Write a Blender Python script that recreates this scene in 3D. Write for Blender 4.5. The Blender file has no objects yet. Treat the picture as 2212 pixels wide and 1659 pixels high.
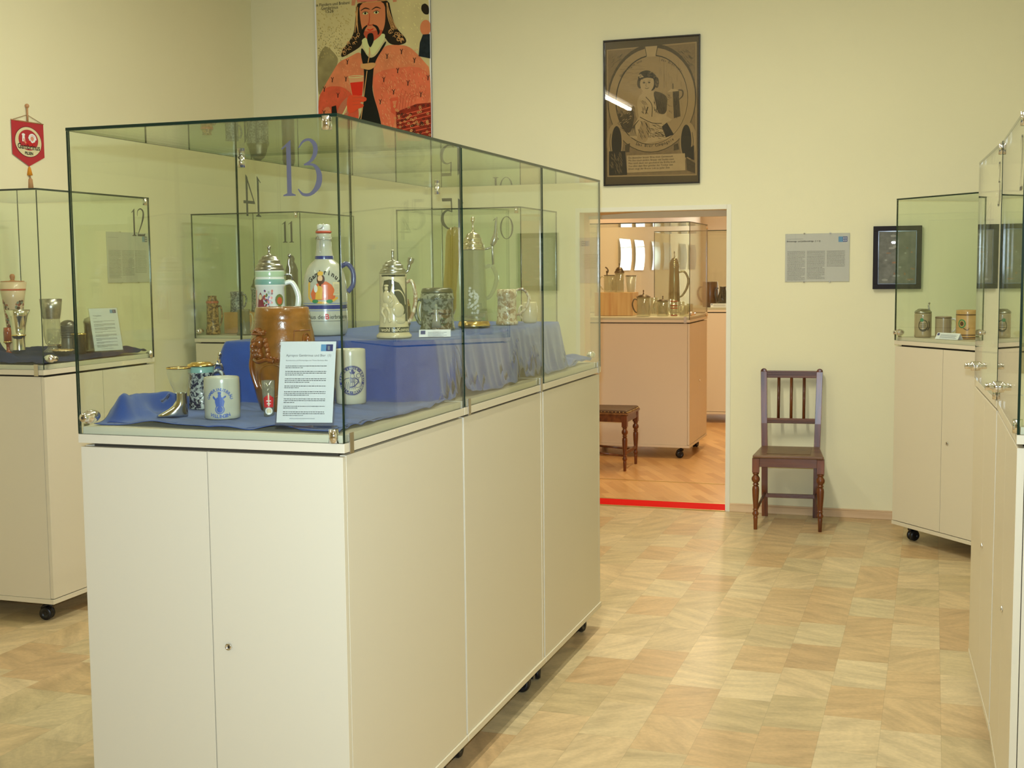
import bpy, bmesh, math, random
from mathutils import Vector, Matrix, noise
random.seed(7)
SC = bpy.context.scene
COL = SC.collection
R = math.radians
PI = math.pi

# ------------------------------------------------------------------ camera
F_PX = 2710.53
yaw, pitch, roll = R(-18.5762), R(-5.1909), R(-0.5812)
cam_d = bpy.data.cameras.new('camera'); cam = bpy.data.objects.new('camera', cam_d); COL.objects.link(cam)
cam_d.sensor_width = 36; cam_d.sensor_fit = 'HORIZONTAL'; cam_d.lens = 36 * F_PX / 2212
cam_d.clip_start = 0.05; cam_d.clip_end = 100
Rt = Vector((math.cos(yaw), -math.sin(yaw), 0)); Fh = Vector((math.sin(yaw), math.cos(yaw), 0)); Zu = Vector((0, 0, 1))
Fw = Fh * math.cos(pitch) + Zu * math.sin(pitch); Up = -Fh * math.sin(pitch) + Zu * math.cos(pitch)
Rr = Rt * math.cos(roll) + Up * math.sin(roll); Ur = -Rt * math.sin(roll) + Up * math.cos(roll)
mw = Matrix((Rr, Ur, -Fw)).transposed().to_4x4(); mw.translation = Vector((0, 0, 1.58))
cam.matrix_world = mw
SC.camera = cam
# ------------------------------------------------------------------ view, world, lights
SC.view_settings.view_transform = 'Standard'; SC.view_settings.look = 'None'
SC.view_settings.gamma = 1; SC.view_settings.use_curve_mapping = False
SC.view_settings.exposure = 0.12
SC.cycles.use_denoising = True
SC.cycles.transparent_max_bounces = 24
SC.cycles.max_bounces = 10
SC.cycles.diffuse_bounces = 4
SC.cycles.glossy_bounces = 5
SC.cycles.caustics_reflective = False
SC.cycles.caustics_refractive = False
SC.cycles.sample_clamp_indirect = 6
w = bpy.data.worlds.new('world'); SC.world = w; w.use_nodes = True
w.node_tree.nodes['Background'].inputs[0].default_value = (1.0, 0.86, 0.62, 1)
w.node_tree.nodes['Background'].inputs[1].default_value = 0.15

WARM = (1.0, 0.99, 0.83)
ORANGE = (1.0, 0.80, 0.52)
def area(name, loc, sx, sy, power, color, target=None):
    l = bpy.data.lights.new(name, 'AREA'); l.shape = 'RECTANGLE'; l.size = sx; l.size_y = sy
    l.energy = power; l.color = color
    o = bpy.data.objects.new(name, l); COL.objects.link(o); o.location = loc
    if target is not None:
        o.rotation_euler = (Vector(target) - Vector(loc)).to_track_quat('-Z', 'Y').to_euler()
    return o
# the camera's own flash, just above the lens
fl = area('camera_flash', (-0.01, -0.02, 1.665), 0.035, 0.02, 50, (0.80, 0.98, 1.15), (-2.0, 5.9, 1.3))
fl.data.spread = R(120)
ROOM1_LAMPS = [(-3.53, 1.82, 4), (-3.1, 4.9, 15), (-0.75, 0.2, 4), (-0.75, 2.9, 21), (-1.3, 5.3, 52)]
ROOM2_LAMPS = [(-2.3, 11.6), (-2.3, 15.5), (-1.7, 10.0)]
ROOM2_P = 40

# ------------------------------------------------------------------ materials
def s2l(c):
    return tuple((x / 12.92 if x <= 0.04045 else ((x + 0.055) / 1.055) ** 2.4) for x in c)
def rgb(r, g, b): return s2l((r / 255, g / 255, b / 255))
MC = {}
def mat(name, col, rough=0.5, metal=0.0, spec=0.5, coat=0.0, bump=0.0, bscale=60, var=0.0, vscale=8, sheen=0.0):
    if name in MC: return MC[name]
    m = bpy.data.materials.new(name); m.use_nodes = True; nt = m.node_tree; p = nt.nodes['Principled BSDF']
    p.inputs['Base Color'].default_value = (*col, 1); p.inputs['Roughness'].default_value = rough
    p.inputs['Metallic'].default_value = metal; p.inputs['Specular IOR Level'].default_value = spec
    p.inputs['Coat Weight'].default_value = coat; p.inputs['Coat Roughness'].default_value = 0.06
    if sheen: p.inputs['Sheen Weight'].default_value = sheen
    tc = nt.nodes.new('ShaderNodeTexCoord')
    if var > 0:
        n = nt.nodes.new('ShaderNodeTexNoise'); n.inputs['Scale'].default_value = vscale; n.inputs['Detail'].default_value = 4
        nt.links.new(tc.outputs['Object'], n.inputs['Vector'])
        mp = nt.nodes.new('ShaderNodeMapRange'); mp.inputs[1].default_value = 0.3; mp.inputs[2].default_value = 0.7
        mp.inputs[3].default_value = 1 - var; mp.inputs[4].default_value = 1 + var * 0.5
        nt.links.new(n.outputs['Fac'], mp.inputs[0])
        mx = nt.nodes.new('ShaderNodeVectorMath'); mx.operation = 'SCALE'; mx.inputs[0].default_value = col
        nt.links.new(mp.outputs[0], mx.inputs['Scale']); nt.links.new(mx.outputs[0], p.inputs['Base Color'])
    if bump > 0:
        n = nt.nodes.new('ShaderNodeTexNoise'); n.inputs['Scale'].default_value = bscale; n.inputs['Detail'].default_value = 3
        nt.links.new(tc.outputs['Object'], n.inputs['Vector'])
        b = nt.nodes.new('ShaderNodeBump'); b.inputs['Strength'].default_value = bump; b.inputs['Distance'].default_value = 0.004
        nt.links.new(n.outputs['Fac'], b.inputs['Height']); nt.links.new(b.outputs[0], p.inputs['Normal'])
    MC[name] = m; return m

def glass_mat(name, tint, f0=0.04, rough=0.0, body=0.0, bodycol=(1, 1, 1)):
    """clear thin glass: tinted transmission plus an angle-dependent mirror reflection"""
    if name in MC: return MC[name]
    m = bpy.data.materials.new(name); m.use_nodes = True; nt = m.node_tree
    for n in list(nt.nodes): nt.nodes.remove(n)
    N = nt.nodes.new; L = nt.links.new
    out = N('ShaderNodeOutputMaterial'); mix = N('ShaderNodeMixShader'); tr = N('ShaderNodeBsdfTransparent'); gl = N('ShaderNodeBsdfGlossy')
    tr.inputs[0].default_value = (*tint, 1); gl.inputs['Roughness'].default_value = rough; gl.inputs[0].default_value = (1, 1, 1, 1)
    g = N('ShaderNodeNewGeometry'); d = N('ShaderNodeVectorMath'); d.operation = 'DOT_PRODUCT'
    L(g.outputs['Incoming'], d.inputs[0]); L(g.outputs['Normal'], d.inputs[1])
    a = N('ShaderNodeMath'); a.operation = 'ABSOLUTE'; L(d.outputs['Value'], a.inputs[0])
    s = N('ShaderNodeMath'); s.operation = 'SUBTRACT'; s.inputs[0].default_value = 1; L(a.outputs[0], s.inputs[1])
    p = N('ShaderNodeMath'); p.operation = 'POWER'; L(s.outputs[0], p.inputs[0]); p.inputs[1].default_value = 5
    q = N('ShaderNodeMath'); q.operation = 'MULTIPLY_ADD'; L(p.outputs[0], q.inputs[0]); q.inputs[1].default_value = 1 - f0; q.inputs[2].default_value = f0
    L(q.outputs[0], mix.inputs[0])
    src = tr.outputs[0]
    if body > 0:
        di = N('ShaderNodeBsdfDiffuse'); di.inputs[0].default_value = (*bodycol, 1)
        m2 = N('ShaderNodeMixShader'); m2.inputs[0].default_value = body; L(tr.outputs[0], m2.inputs[1]); L(di.outputs[0], m2.inputs[2]); src = m2.outputs[0]
    L(src, mix.inputs[1]); L(gl.outputs[0], mix.inputs[2]); L(mix.outputs[0], out.inputs[0])
    MC[name] = m; return m

M_WALL = mat('wall_paint', rgb(236, 230, 194), 0.85, spec=0.2, bump=0.08, bscale=90, var=0.02, vscale=1.5)
M_WALL2 = mat('wall_paint_other_room', rgb(235, 215, 185), 0.85, spec=0.2)
M_CEIL = mat('ceiling_paint', rgb(238, 232, 205), 0.9, spec=0.1)
M_CAB = mat('white_laminate', rgb(216, 206, 180), 0.42, spec=0.4, bump=0.015, bscale=300)
M_EDGE = mat('white_edge_band', rgb(242, 240, 232), 0.35)
M_SEAM = mat('dark_gap', rgb(60, 52, 38), 0.8)
M_GL = glass_mat('pane_glass', (0.968, 0.992, 0.966), 0.035)
M_GLE = mat('pane_edge', (0.003, 0.02, 0.014), 0.08, spec=0.8)
M_GLE2 = mat('pane_edge_light', rgb(150, 165, 130), 0.15, spec=0.8)
M_CHROME = mat('chrome', (0.80, 0.79, 0.77), 0.12, 1.0)
M_STEEL = mat('brushed_steel', (0.55, 0.50, 0.42), 0.35, 1.0)
M_BLACK = mat('black_plastic', (0.006, 0.006, 0.007), 0.35)
M_VINYL = mat('grey_vinyl', rgb(88, 86, 96), 0.6, spec=0.2)
M_VINYL_SHADED = mat('shaded_vinyl', rgb(60, 58, 55), 0.5)  # same vinyl, shade mixed into the colour for numbers outside the flash
M_CLOTH = mat('blue_cloth', rgb(38, 70, 138), 0.85, spec=0.15, bump=0.35, bscale=500, var=0.15, vscale=14, sheen=0.3)
M_CLOTHD = mat('dark_blue_cloth', rgb(42, 50, 82), 0.9, spec=0.15, bump=0.3, bscale=400, var=0.2, vscale=14)
M_PEWTER = mat('pewter', (0.42, 0.40, 0.34), 0.28, 1.0, var=0.2, vscale=60)
M_SILVER = mat('silver', (0.75, 0.72, 0.62), 0.12, 1.0)
M_GOLD = mat('gold', (0.85, 0.58, 0.20), 0.18, 1.0)
M_GREYST = mat('grey_stoneware', rgb(186, 182, 160), 0.22, coat=0.6, var=0.05, vscale=40)
M_BLUEINK = mat('blue_glaze', rgb(70, 96, 165), 0.25, coat=0.5)
M_NAVY = mat('navy_glaze', rgb(48, 58, 120), 0.25, coat=0.5)
M_BROWN = mat('brown_salt_glaze', rgb(140, 86, 30), 0.24, coat=0.6, var=0.4, vscale=22, bump=0.2, bscale=120)
M_WHITEC = mat('white_porcelain', rgb(226, 224, 212), 0.15, coat=0.8)
M_CREAMC = mat('cream_ceramic', rgb(214, 196, 152), 0.25, coat=0.6, var=0.1, vscale=60)
M_BLKC = mat('black_glaze', rgb(34, 30, 34), 0.18, coat=0.8)
M_RED = mat('red_print', rgb(196, 30, 36), 0.5)
M_GREEN = mat('green_print', rgb(58, 130, 78), 0.5)
M_TEAL = mat('teal_glaze', rgb(122, 162, 150), 0.2, coat=0.6)
M_PALEG = mat('pale_green_glaze', rgb(176, 196, 160), 0.2, coat=0.6)
M_PAPER = mat('paper', rgb(238, 238, 236), 0.7, spec=0.2)
M_INK = mat('ink', rgb(70, 72, 78), 0.8, spec=0.1)
M_INKL = mat('pale_ink', rgb(135, 138, 145), 0.8, spec=0.1)
M_BLKINK = mat('black_ink', rgb(25, 22, 20), 0.7)
M_SKYBLUE = mat('sky_blue_print', rgb(96, 156, 200), 0.6)
M_ACRYL = glass_mat('acrylic', (0.97, 0.97, 0.97), 0.05)
M_CLEAR = glass_mat('clear_glass', (0.93, 0.94, 0.90), 0.07, body=0.05, bodycol=(0.9, 0.88, 0.75))
M_CLEARD = glass_mat('thick_glass', (0.80, 0.80, 0.70), 0.10, body=0.10, bodycol=(0.85, 0.83, 0.7))
M_AMBER = glass_mat('amber_glass', (0.78, 0.66, 0.30), 0.08, body=0.10, bodycol=(0.7, 0.5, 0.15))
M_FRAMEB = mat('black_frame', rgb(28, 22, 20), 0.3, coat=0.3)
M_WOODD = mat('dark_stained_wood', rgb(112, 58, 30), 0.3, coat=0.5, var=0.35, vscale=18)
M_LEATH = mat('worn_brown_leather', rgb(82, 58, 34), 0.5, var=0.3, vscale=25)
M_PINE = mat('pine_veneer', rgb(214, 160, 88), 0.5, var=0.2, vscale=9)
M_BEIGE = mat('beige_paint', rgb(222, 208, 176), 0.7)
M_REDSTRIP = mat('red_strip', rgb(215, 16, 8), 0.8, spec=0.08)
M_BRASS = mat('brass_strip', (0.7, 0.55, 0.25), 0.3, 1.0)
M_LAMP = None

def emit(name, col, s):
    m = bpy.data.materials.new(name); m.use_nodes = True; nt = m.node_tree
    p = nt.nodes['Principled BSDF']; p.inputs['Base Color'].default_value = (0.9, 0.9, 0.9, 1)
    p.inputs['Emission Color'].default_value = (*col, 1); p.inputs['Emission Strength'].default_value = s
    return m
M_LAMP = emit('lit_tube', (1.0, 0.97, 0.88), 11)
M_LAMP2 = emit('lit_tube_warm', (1.0, 0.8, 0.5), 8)
M_DAY = emit('daylight', (0.85, 0.93, 1.0), 8)

def wood_mat(name, c1, c2, along='x', rough=0.45, scale=1.0):
    m = bpy.data.materials.new(name); m.use_nodes = True; nt = m.node_tree; p = nt.nodes['Principled BSDF']
    N = nt.nodes.new; L = nt.links.new
    tc = N('ShaderNodeTexCoord'); mp = N('ShaderNodeMapping'); L(tc.outputs['Object'], mp.inputs[0])
    mp.inputs['Scale'].default_value = {'x': (1.5 * scale, 25 * scale, 25 * scale), 'y': (25 * scale, 1.5 * scale, 25 * scale), 'z': (25 * scale, 25 * scale, 1.5 * scale)}[along]
    n = N('ShaderNodeTexNoise'); n.inputs['Scale'].default_value = 1.2; n.inputs['Detail'].default_value = 5; L(mp.outputs[0], n.inputs['Vector'])
    cr = N('ShaderNodeValToRGB'); cr.color_ramp.elements[0].position = 0.35; cr.color_ramp.elements[1].position = 0.7
    cr.color_ramp.elements[0].color = (*c1, 1); cr.color_ramp.elements[1].color = (*c2, 1)
    L(n.outputs['Fac'], cr.inputs[0]); L(cr.outputs[0], p.inputs['Base Color']); p.inputs['Roughness'].default_value = rough
    return m
M_CHAIR = wood_mat('chair_wood', rgb(70, 32, 14), rgb(128, 70, 30), 'z', 0.28)
M_CHAIRX = wood_mat('chair_wood_across', rgb(72, 36, 18), rgb(120, 70, 34), 'x', 0.28)
M_SEAT = wood_mat('seat_wood', rgb(92, 58, 30), rgb(134, 96, 58), 'x', 0.3)
M_PINEB = wood_mat('pine_boards', rgb(196, 140, 82), rgb(226, 190, 130), 'z', 0.5, 0.8)
M_BASE = wood_mat('baseboard_wood', rgb(205, 170, 128), rgb(226, 196, 156), 'x', 0.45)

def floor_mat():
    m = bpy.data.materials.new('slate_look_tiles'); m.use_nodes = True; nt = m.node_tree; p = nt.nodes['Principled BSDF']
    N = nt.nodes.new; L = nt.links.new
    def mth(op, a=None, b=None, c=None):
        n = N('ShaderNodeMath'); n.operation = op
        for i, v in enumerate((a, b, c)):
            if v is None: continue
            if isinstance(v, (int, float)): n.inputs[i].default_value = v
            else: L(v, n.inputs[i])
        return n.outputs[0]
    tc = N('ShaderNodeTexCoord'); sp = N('ShaderNodeSeparateXYZ'); L(tc.outputs['Object'], sp.inputs[0])
    X, Y = sp.outputs[0], sp.outputs[1]
    cx = mth('DIVIDE', mth('ADD', X, 10.14), 0.196); col = mth('FLOOR', cx); fx = mth('FRACT', cx)
    wn = N('ShaderNodeTexWhiteNoise'); wn.noise_dimensions = '1D'; L(col, wn.inputs['W'])
    ry = mth('DIVIDE', mth('ADD', Y, mth('MULTIPLY', mth('FLOOR', mth('MULTIPLY', wn.outputs['Value'], 3.99)), 0.0835)), 0.335)
    row = mth('FLOOR', ry); fy = mth('FRACT', ry)
    cb = N('ShaderNodeCombineXYZ'); L(col, cb.inputs[0]); L(row, cb.inputs[1])
    w2 = N('ShaderNodeTexWhiteNoise'); w2.noise_dimensions = '2D'; L(cb.outputs[0], w2.inputs['Vector'])
    # veins: stretched noise rotated by a per-tile angle
    rot = N('ShaderNodeVectorRotate'); rot.rotation_type = 'Z_AXIS'; L(tc.outputs['Object'], rot.inputs['Vector'])
    sc = N('ShaderNodeSeparateColor'); L(w2.outputs['Color'], sc.inputs[0])
    L(mth('MULTIPLY', mth('SUBTRACT', sc.outputs[1], 0.5), 2.2), rot.inputs['Angle'])
    mp = N('ShaderNodeMapping'); L(rot.outputs[0], mp.inputs[0]); mp.inputs['Scale'].default_value = (4, 16, 1)
    cb2 = N('ShaderNodeCombineXYZ'); L(mth('MULTIPLY', sc.outputs[2], 40), cb2.inputs[0]); L(mth('MULTIPLY', sc.outputs[0], 30), cb2.inputs[1])
    av = N('ShaderNodeVectorMath'); L(mp.outputs[0], av.inputs[0]); L(cb2.outputs[0], av.inputs[1])
    n1 = N('ShaderNodeTexNoise'); n1.inputs['Scale'].default_value = 1.0; n1.inputs['Detail'].default_value = 7; n1.inputs['Roughness'].default_value = 0.62; L(av.outputs[0], n1.inputs['Vector'])
    n2 = N('ShaderNodeTexNoise'); n2.inputs['Scale'].default_value = 60; n2.inputs['Detail'].default_value = 3; L(tc.outputs['Object'], n2.inputs['Vector'])
    cr = N('ShaderNodeValToRGB'); e = cr.color_ramp.elements
    e[0].position = 0.0; e[0].color = (*rgb(192, 160, 116), 1); e[1].position = 1.0; e[1].color = (*rgb(208, 188, 146), 1)
    for pos, c in ((0.22, (200, 168, 122)), (0.42, (206, 180, 136)), (0.6, (214, 192, 150)), (0.8, (192, 170, 126))):
        x = e.new(pos); x.color = (*rgb(*c), 1)
    L(w2.outputs['Value'], cr.inputs[0])
    mr = N('ShaderNodeMapRange'); mr.inputs[1].default_value = 0.32; mr.inputs[2].default_value = 0.62; mr.inputs[3].default_value = 0.76; mr.inputs[4].default_value = 1.08; L(n1.outputs['Fac'], mr.inputs[0])
    mr2 = N('ShaderNodeMapRange'); mr2.inputs[1].default_value = 0.3; mr2.inputs[2].default_value = 0.7; mr2.inputs[3].default_value = 0.93; mr2.inputs[4].default_value = 1.06; L(n2.outputs['Fac'], mr2.inputs[0])
    # joint
    jx = mth('MULTIPLY', mth('MINIMUM', fx, mth('SUBTRACT', 1, fx)), 0.196); jy = mth('MULTIPLY', mth('MINIMUM', fy, mth('SUBTRACT', 1, fy)), 0.335)
    j = mth('MULTIPLY_ADD', mth('GREATER_THAN', mth('MINIMUM', jx, jy), 0.0013), 0.14, 0.86)
    k = mth('MULTIPLY', mth('MULTIPLY', mr.outputs[0], mr2.outputs[0]), j)
    vm = N('ShaderNodeVectorMath'); vm.operation = 'SCALE'; L(cr.outputs[0], vm.inputs[0]); L(k, vm.inputs['Scale'])
    L(vm.outputs[0], p.inputs['Base Color']); p.inputs['Roughness'].default_value = 0.33
    p.inputs['Specular IOR Level'].default_value = 0.5
    bp = N('ShaderNodeBump'); bp.inputs['Strength'].default_value = 0.12; bp.inputs['Distance'].default_value = 0.002
    L(n1.outputs['Fac'], bp.inputs['Height']); L(bp.outputs[0], p.inputs['Normal'])
    return m
def laminate_mat():
    m = bpy.data.materials.new('beech_laminate'); m.use_nodes = True; nt = m.node_tree; p = nt.nodes['Principled BSDF']
    N = nt.nodes.new; L = nt.links.new
    tc = N('ShaderNodeTexCoord'); mp = N('ShaderNodeMapping'); L(tc.outputs['Object'], mp.inputs[0]); mp.inputs['Rotation'].default_value = (0, 0, R(62))
    b = N('ShaderNodeTexBrick'); L(mp.outputs[0], b.inputs['Vector']); b.inputs['Scale'].default_value = 1
    b.inputs['Brick Width'].default_value = 0.45; b.inputs['Row Height'].default_value = 0.066; b.inputs['Mortar Size'].default_value = 0.0006
    b.inputs['Color1'].default_value = (*rgb(196, 148, 92), 1); b.inputs['Color2'].default_value = (*rgb(222, 180, 122), 1); b.inputs['Mortar'].default_value = (*rgb(190, 140, 86), 1)
    n = N('ShaderNodeTexNoise'); mp2 = N('ShaderNodeMapping'); L(mp.outputs[0], mp2.inputs[0]); mp2.inputs['Scale'].default_value = (4, 60, 1); L(mp2.outputs[0], n.inputs['Vector']); n.inputs['Scale'].default_value = 1; n.inputs['Detail'].default_value = 4
    mr = N('ShaderNodeMapRange'); mr.inputs[3].default_value = 0.85; mr.inputs[4].default_value = 1.12; L(n.outputs['Fac'], mr.inputs[0])
    vm = N('ShaderNodeVectorMath'); vm.operation = 'SCALE'; L(b.outputs['Color'], vm.inputs[0]); L(mr.outputs[0], vm.inputs['Scale'])
    L(vm.outputs[0], p.inputs['Base Color']); p.inputs['Roughness'].default_value = 0.28
    return m

# ------------------------------------------------------------------ mesh helpers
def new_bm(): return bmesh.new()
def add_box(bm, x0, x1, y0, y1, z0, z1, mi=0, M=None):
    vs = [bm.verts.new((x, y, z)) for z in (z0, z1) for y in (y0, y1) for x in (x0, x1)]
    if M is not None:
        for v in vs: v.co = M @ v.co
    fs = []
    for q in ((0, 2, 3, 1), (4, 5, 7, 6), (0, 1, 5, 4), (2, 6, 7, 3), (0, 4, 6, 2), (1, 3, 7, 5)):
        f = bm.faces.new([vs[i] for i in q]); f.material_index = mi; fs.append(f)
    return fs
def add_lathe(bm, prof, n=40, mi=0, ox=0, oy=0, axis='z', M=None, smooth=True, cap=True):
    rings = []
    for r, z in prof:
        ring = []
        for i in range(n):
            a = 2 * PI * i / n
            co = Vector((ox + r * math.sin(a), oy - r * math.cos(a), z))
            if M is not None: co = M @ co
            ring.append(bm.verts.new(co))
        rings.append(ring)
    for k in range(len(rings) - 1):
        for i in range(n):
            j = (i + 1) % n
            f = bm.faces.new((rings[k][i], rings[k][j], rings[k + 1][j], rings[k + 1][i])); f.smooth = smooth; f.material_index = mi
    if cap:
        for ring, fl_ in ((rings[0], True), (rings[-1], False)):
            if (ring[0].co - ring[n // 2].co).length > 2e-4:
                f = bm.faces.new(ring[::-1] if fl_ else ring); f.material_index = mi
    return rings
def add_tube(bm, pts, rad, n=10, mi=0, flat=1.0, closed=False):
    """tube along pts; rad number or list; flat squashes along the binormal"""
    pts = [Vector(p) for p in pts]; m = len(pts)
    if not isinstance(rad, (list, tuple)): rad = [rad] * m
    rings = []
    t0 = (pts[1] - pts[0]).normalized()
    ref = Vector((0, 0, 1)) if abs(t0.z) < 0.9 else Vector((0, 1, 0))
    nrm = t0.cross(ref).normalized()
    for k in range(m):
        if closed: t = (pts[(k + 1) % m] - pts[k - 1]).normalized()
        else: t = (pts[min(k + 1, m - 1)] - pts[max(k - 1, 0)]).normalized()
        nrm = (nrm - t * nrm.dot(t)).normalized(); b = t.cross(nrm)
        ring = [bm.verts.new(pts[k] + nrm * rad[k] * flat * math.cos(2 * PI * i / n) + b * rad[k] * math.sin(2 * PI * i / n)) for i in range(n)]
        rings.append(ring)
    rng = range(m) if closed else range(m - 1)
    for k in rng:
        for i in range(n):
            j = (i + 1) % n; A, B = rings[k], rings[(k + 1) % m]
            f = bm.faces.new((A[i], A[j], B[j], B[i])); f.smooth = True; f.material_index = mi
    if not closed:
        f = bm.faces.new(rings[0][::-1]); f.material_index = mi; f = bm.faces.new(rings[-1]); f.material_index = mi
def add_ball(bm, c, r, mi=0, sz=1.0, n=14):
    prof = [(max(1e-4, r * math.sin(PI * k / 8)), c[2] - sz * r * math.cos(PI * k / 8)) for k in range(9)]
    add_lathe(bm, prof, n, mi, c[0], c[1], cap=False)
def smoothpts(P, k=6):
    P = [Vector(p) for p in P]; out = []
    for i in range(len(P) - 1):
        p0 = P[max(i - 1, 0)]; p1 = P[i]; p2 = P[i + 1]; p3 = P[min(i + 2, len(P) - 1)]
        for s in range(k):
            t = s / k
            out.append(0.5 * ((2 * p1) + (p2 - p0) * t + (2 * p0 - 5 * p1 + 4 * p2 - p3) * t * t + (-p0 + 3 * p1 - 3 * p2 + p3) * t ** 3))
    out.append(P[-1]); return out
def obj(name, bm, mats, parent=None, fixn=True, bevel=0.0):
    if fixn: bmesh.ops.recalc_face_normals(bm, faces=bm.faces)
    me = bpy.data.meshes.new(name); bm.to_mesh(me); bm.free()
    for m in (mats if isinstance(mats, (list, tuple)) else [mats]): me.materials.append(m)
    o = bpy.data.objects.new(name, me); COL.objects.link(o)
    if parent is not None: o.parent = parent
    if bevel > 0:
        b = o.modifiers.new('bevel', 'BEVEL'); b.width = bevel; b.segments = 2; b.limit_method = 'ANGLE'
    return o
def thing(name, label, cat, loc=(0, 0, 0), rotz=0.0, group=None):
    o = bpy.data.objects.new(name, None); COL.objects.link(o); o.empty_display_size = 0.05
    o.location = loc; o.rotation_euler = (0, 0, rotz); o['label'] = label; o['category'] = cat
    if group: o['group'] = group
    return o
def tag(o, label, cat, group=None):
    o['label'] = label; o['category'] = cat
    if group: o['group'] = group
    return o
def struct(name, bm, m, parent=None, fixn=True):
    o = obj(name, bm, m, parent, fixn)
    if parent is None: o['kind'] = 'structure'
    return o
def face(x, y): return math.atan2(-x, y)      # turn a thing so its local -Y looks into the room's middle (towards the visitor)

# ------------------------------------------------------------------ flat / wrapped artwork
def ell(cx, cy, rx, ry=None, n=28, a0=0, a1=2 * PI):
    ry = rx if ry is None else ry
    full = abs(a1 - a0 - 2 * PI) < 1e-6
    return [(cx + rx * math.cos(a0 + (a1 - a0) * i / (n if full else n - 1)), cy + ry * math.sin(a0 + (a1 - a0) * i / (n if full else n - 1))) for i in range(n)]
def strk(P, wd, k=5, smooth=True):
    """outline of a stroke; P: (x,y) or (x,y,w)"""
    Q = [Vector((p[0], p[1], p[2] if len(p) > 2 else wd)) for p in P]
    if smooth and len(Q) > 2: Q = smoothpts(Q, k)
    Lf, Rg = [], []
    for i, p in enumerate(Q):
        a = Q[max(i - 1, 0)]; b = Q[min(i + 1, len(Q) - 1)]; t = Vector((b.x - a.x, b.y - a.y)); 
        if t.length < 1e-9: continue
        t.normalize(); n = Vector((-t.y, t.x)) * p.z / 2
        Lf.append((p.x + n.x, p.y + n.y)); Rg.append((p.x - n.x, p.y - n.y))
    return ('strip', Lf, Rg)
def ring2(cx, cy, r0x, r0y, r1x, r1y, n=36, a0=0, a1=2 * PI):
    A = [(cx + r0x * math.cos(a0 + (a1 - a0) * i / n), cy + r0y * math.sin(a0 + (a1 - a0) * i / n)) for i in range(n + 1)]
    B = [(cx + r1x * math.cos(a0 + (a1 - a0) * i / n), cy + r1y * math.sin(a0 + (a1 - a0) * i / n)) for i in range(n + 1)]
    return ('strip', A, B)
def text2d(s, size, align='LEFT', bold=0.0, sx=1.0):
    cu = bpy.data.curves.new('t', 'FONT'); cu.body = s; cu.size = size; cu.align_x = align; cu.offset = bold; cu.resolution_u = 2
    o = bpy.data.objects.new('t', cu); COL.objects.link(o)
    bpy.context.view_layer.update()
    me = bpy.data.meshes.new_from_object(o.evaluated_get(bpy.context.evaluated_depsgraph_get()))
    V = [(v.co.x * sx, v.co.y) for v in me.vertices]; Fc = [tuple(p.vertices) for p in me.polygons]
    bpy.data.objects.remove(o); bpy.data.curves.remove(cu); bpy.data.meshes.remove(me)
    return V, Fc
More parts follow.
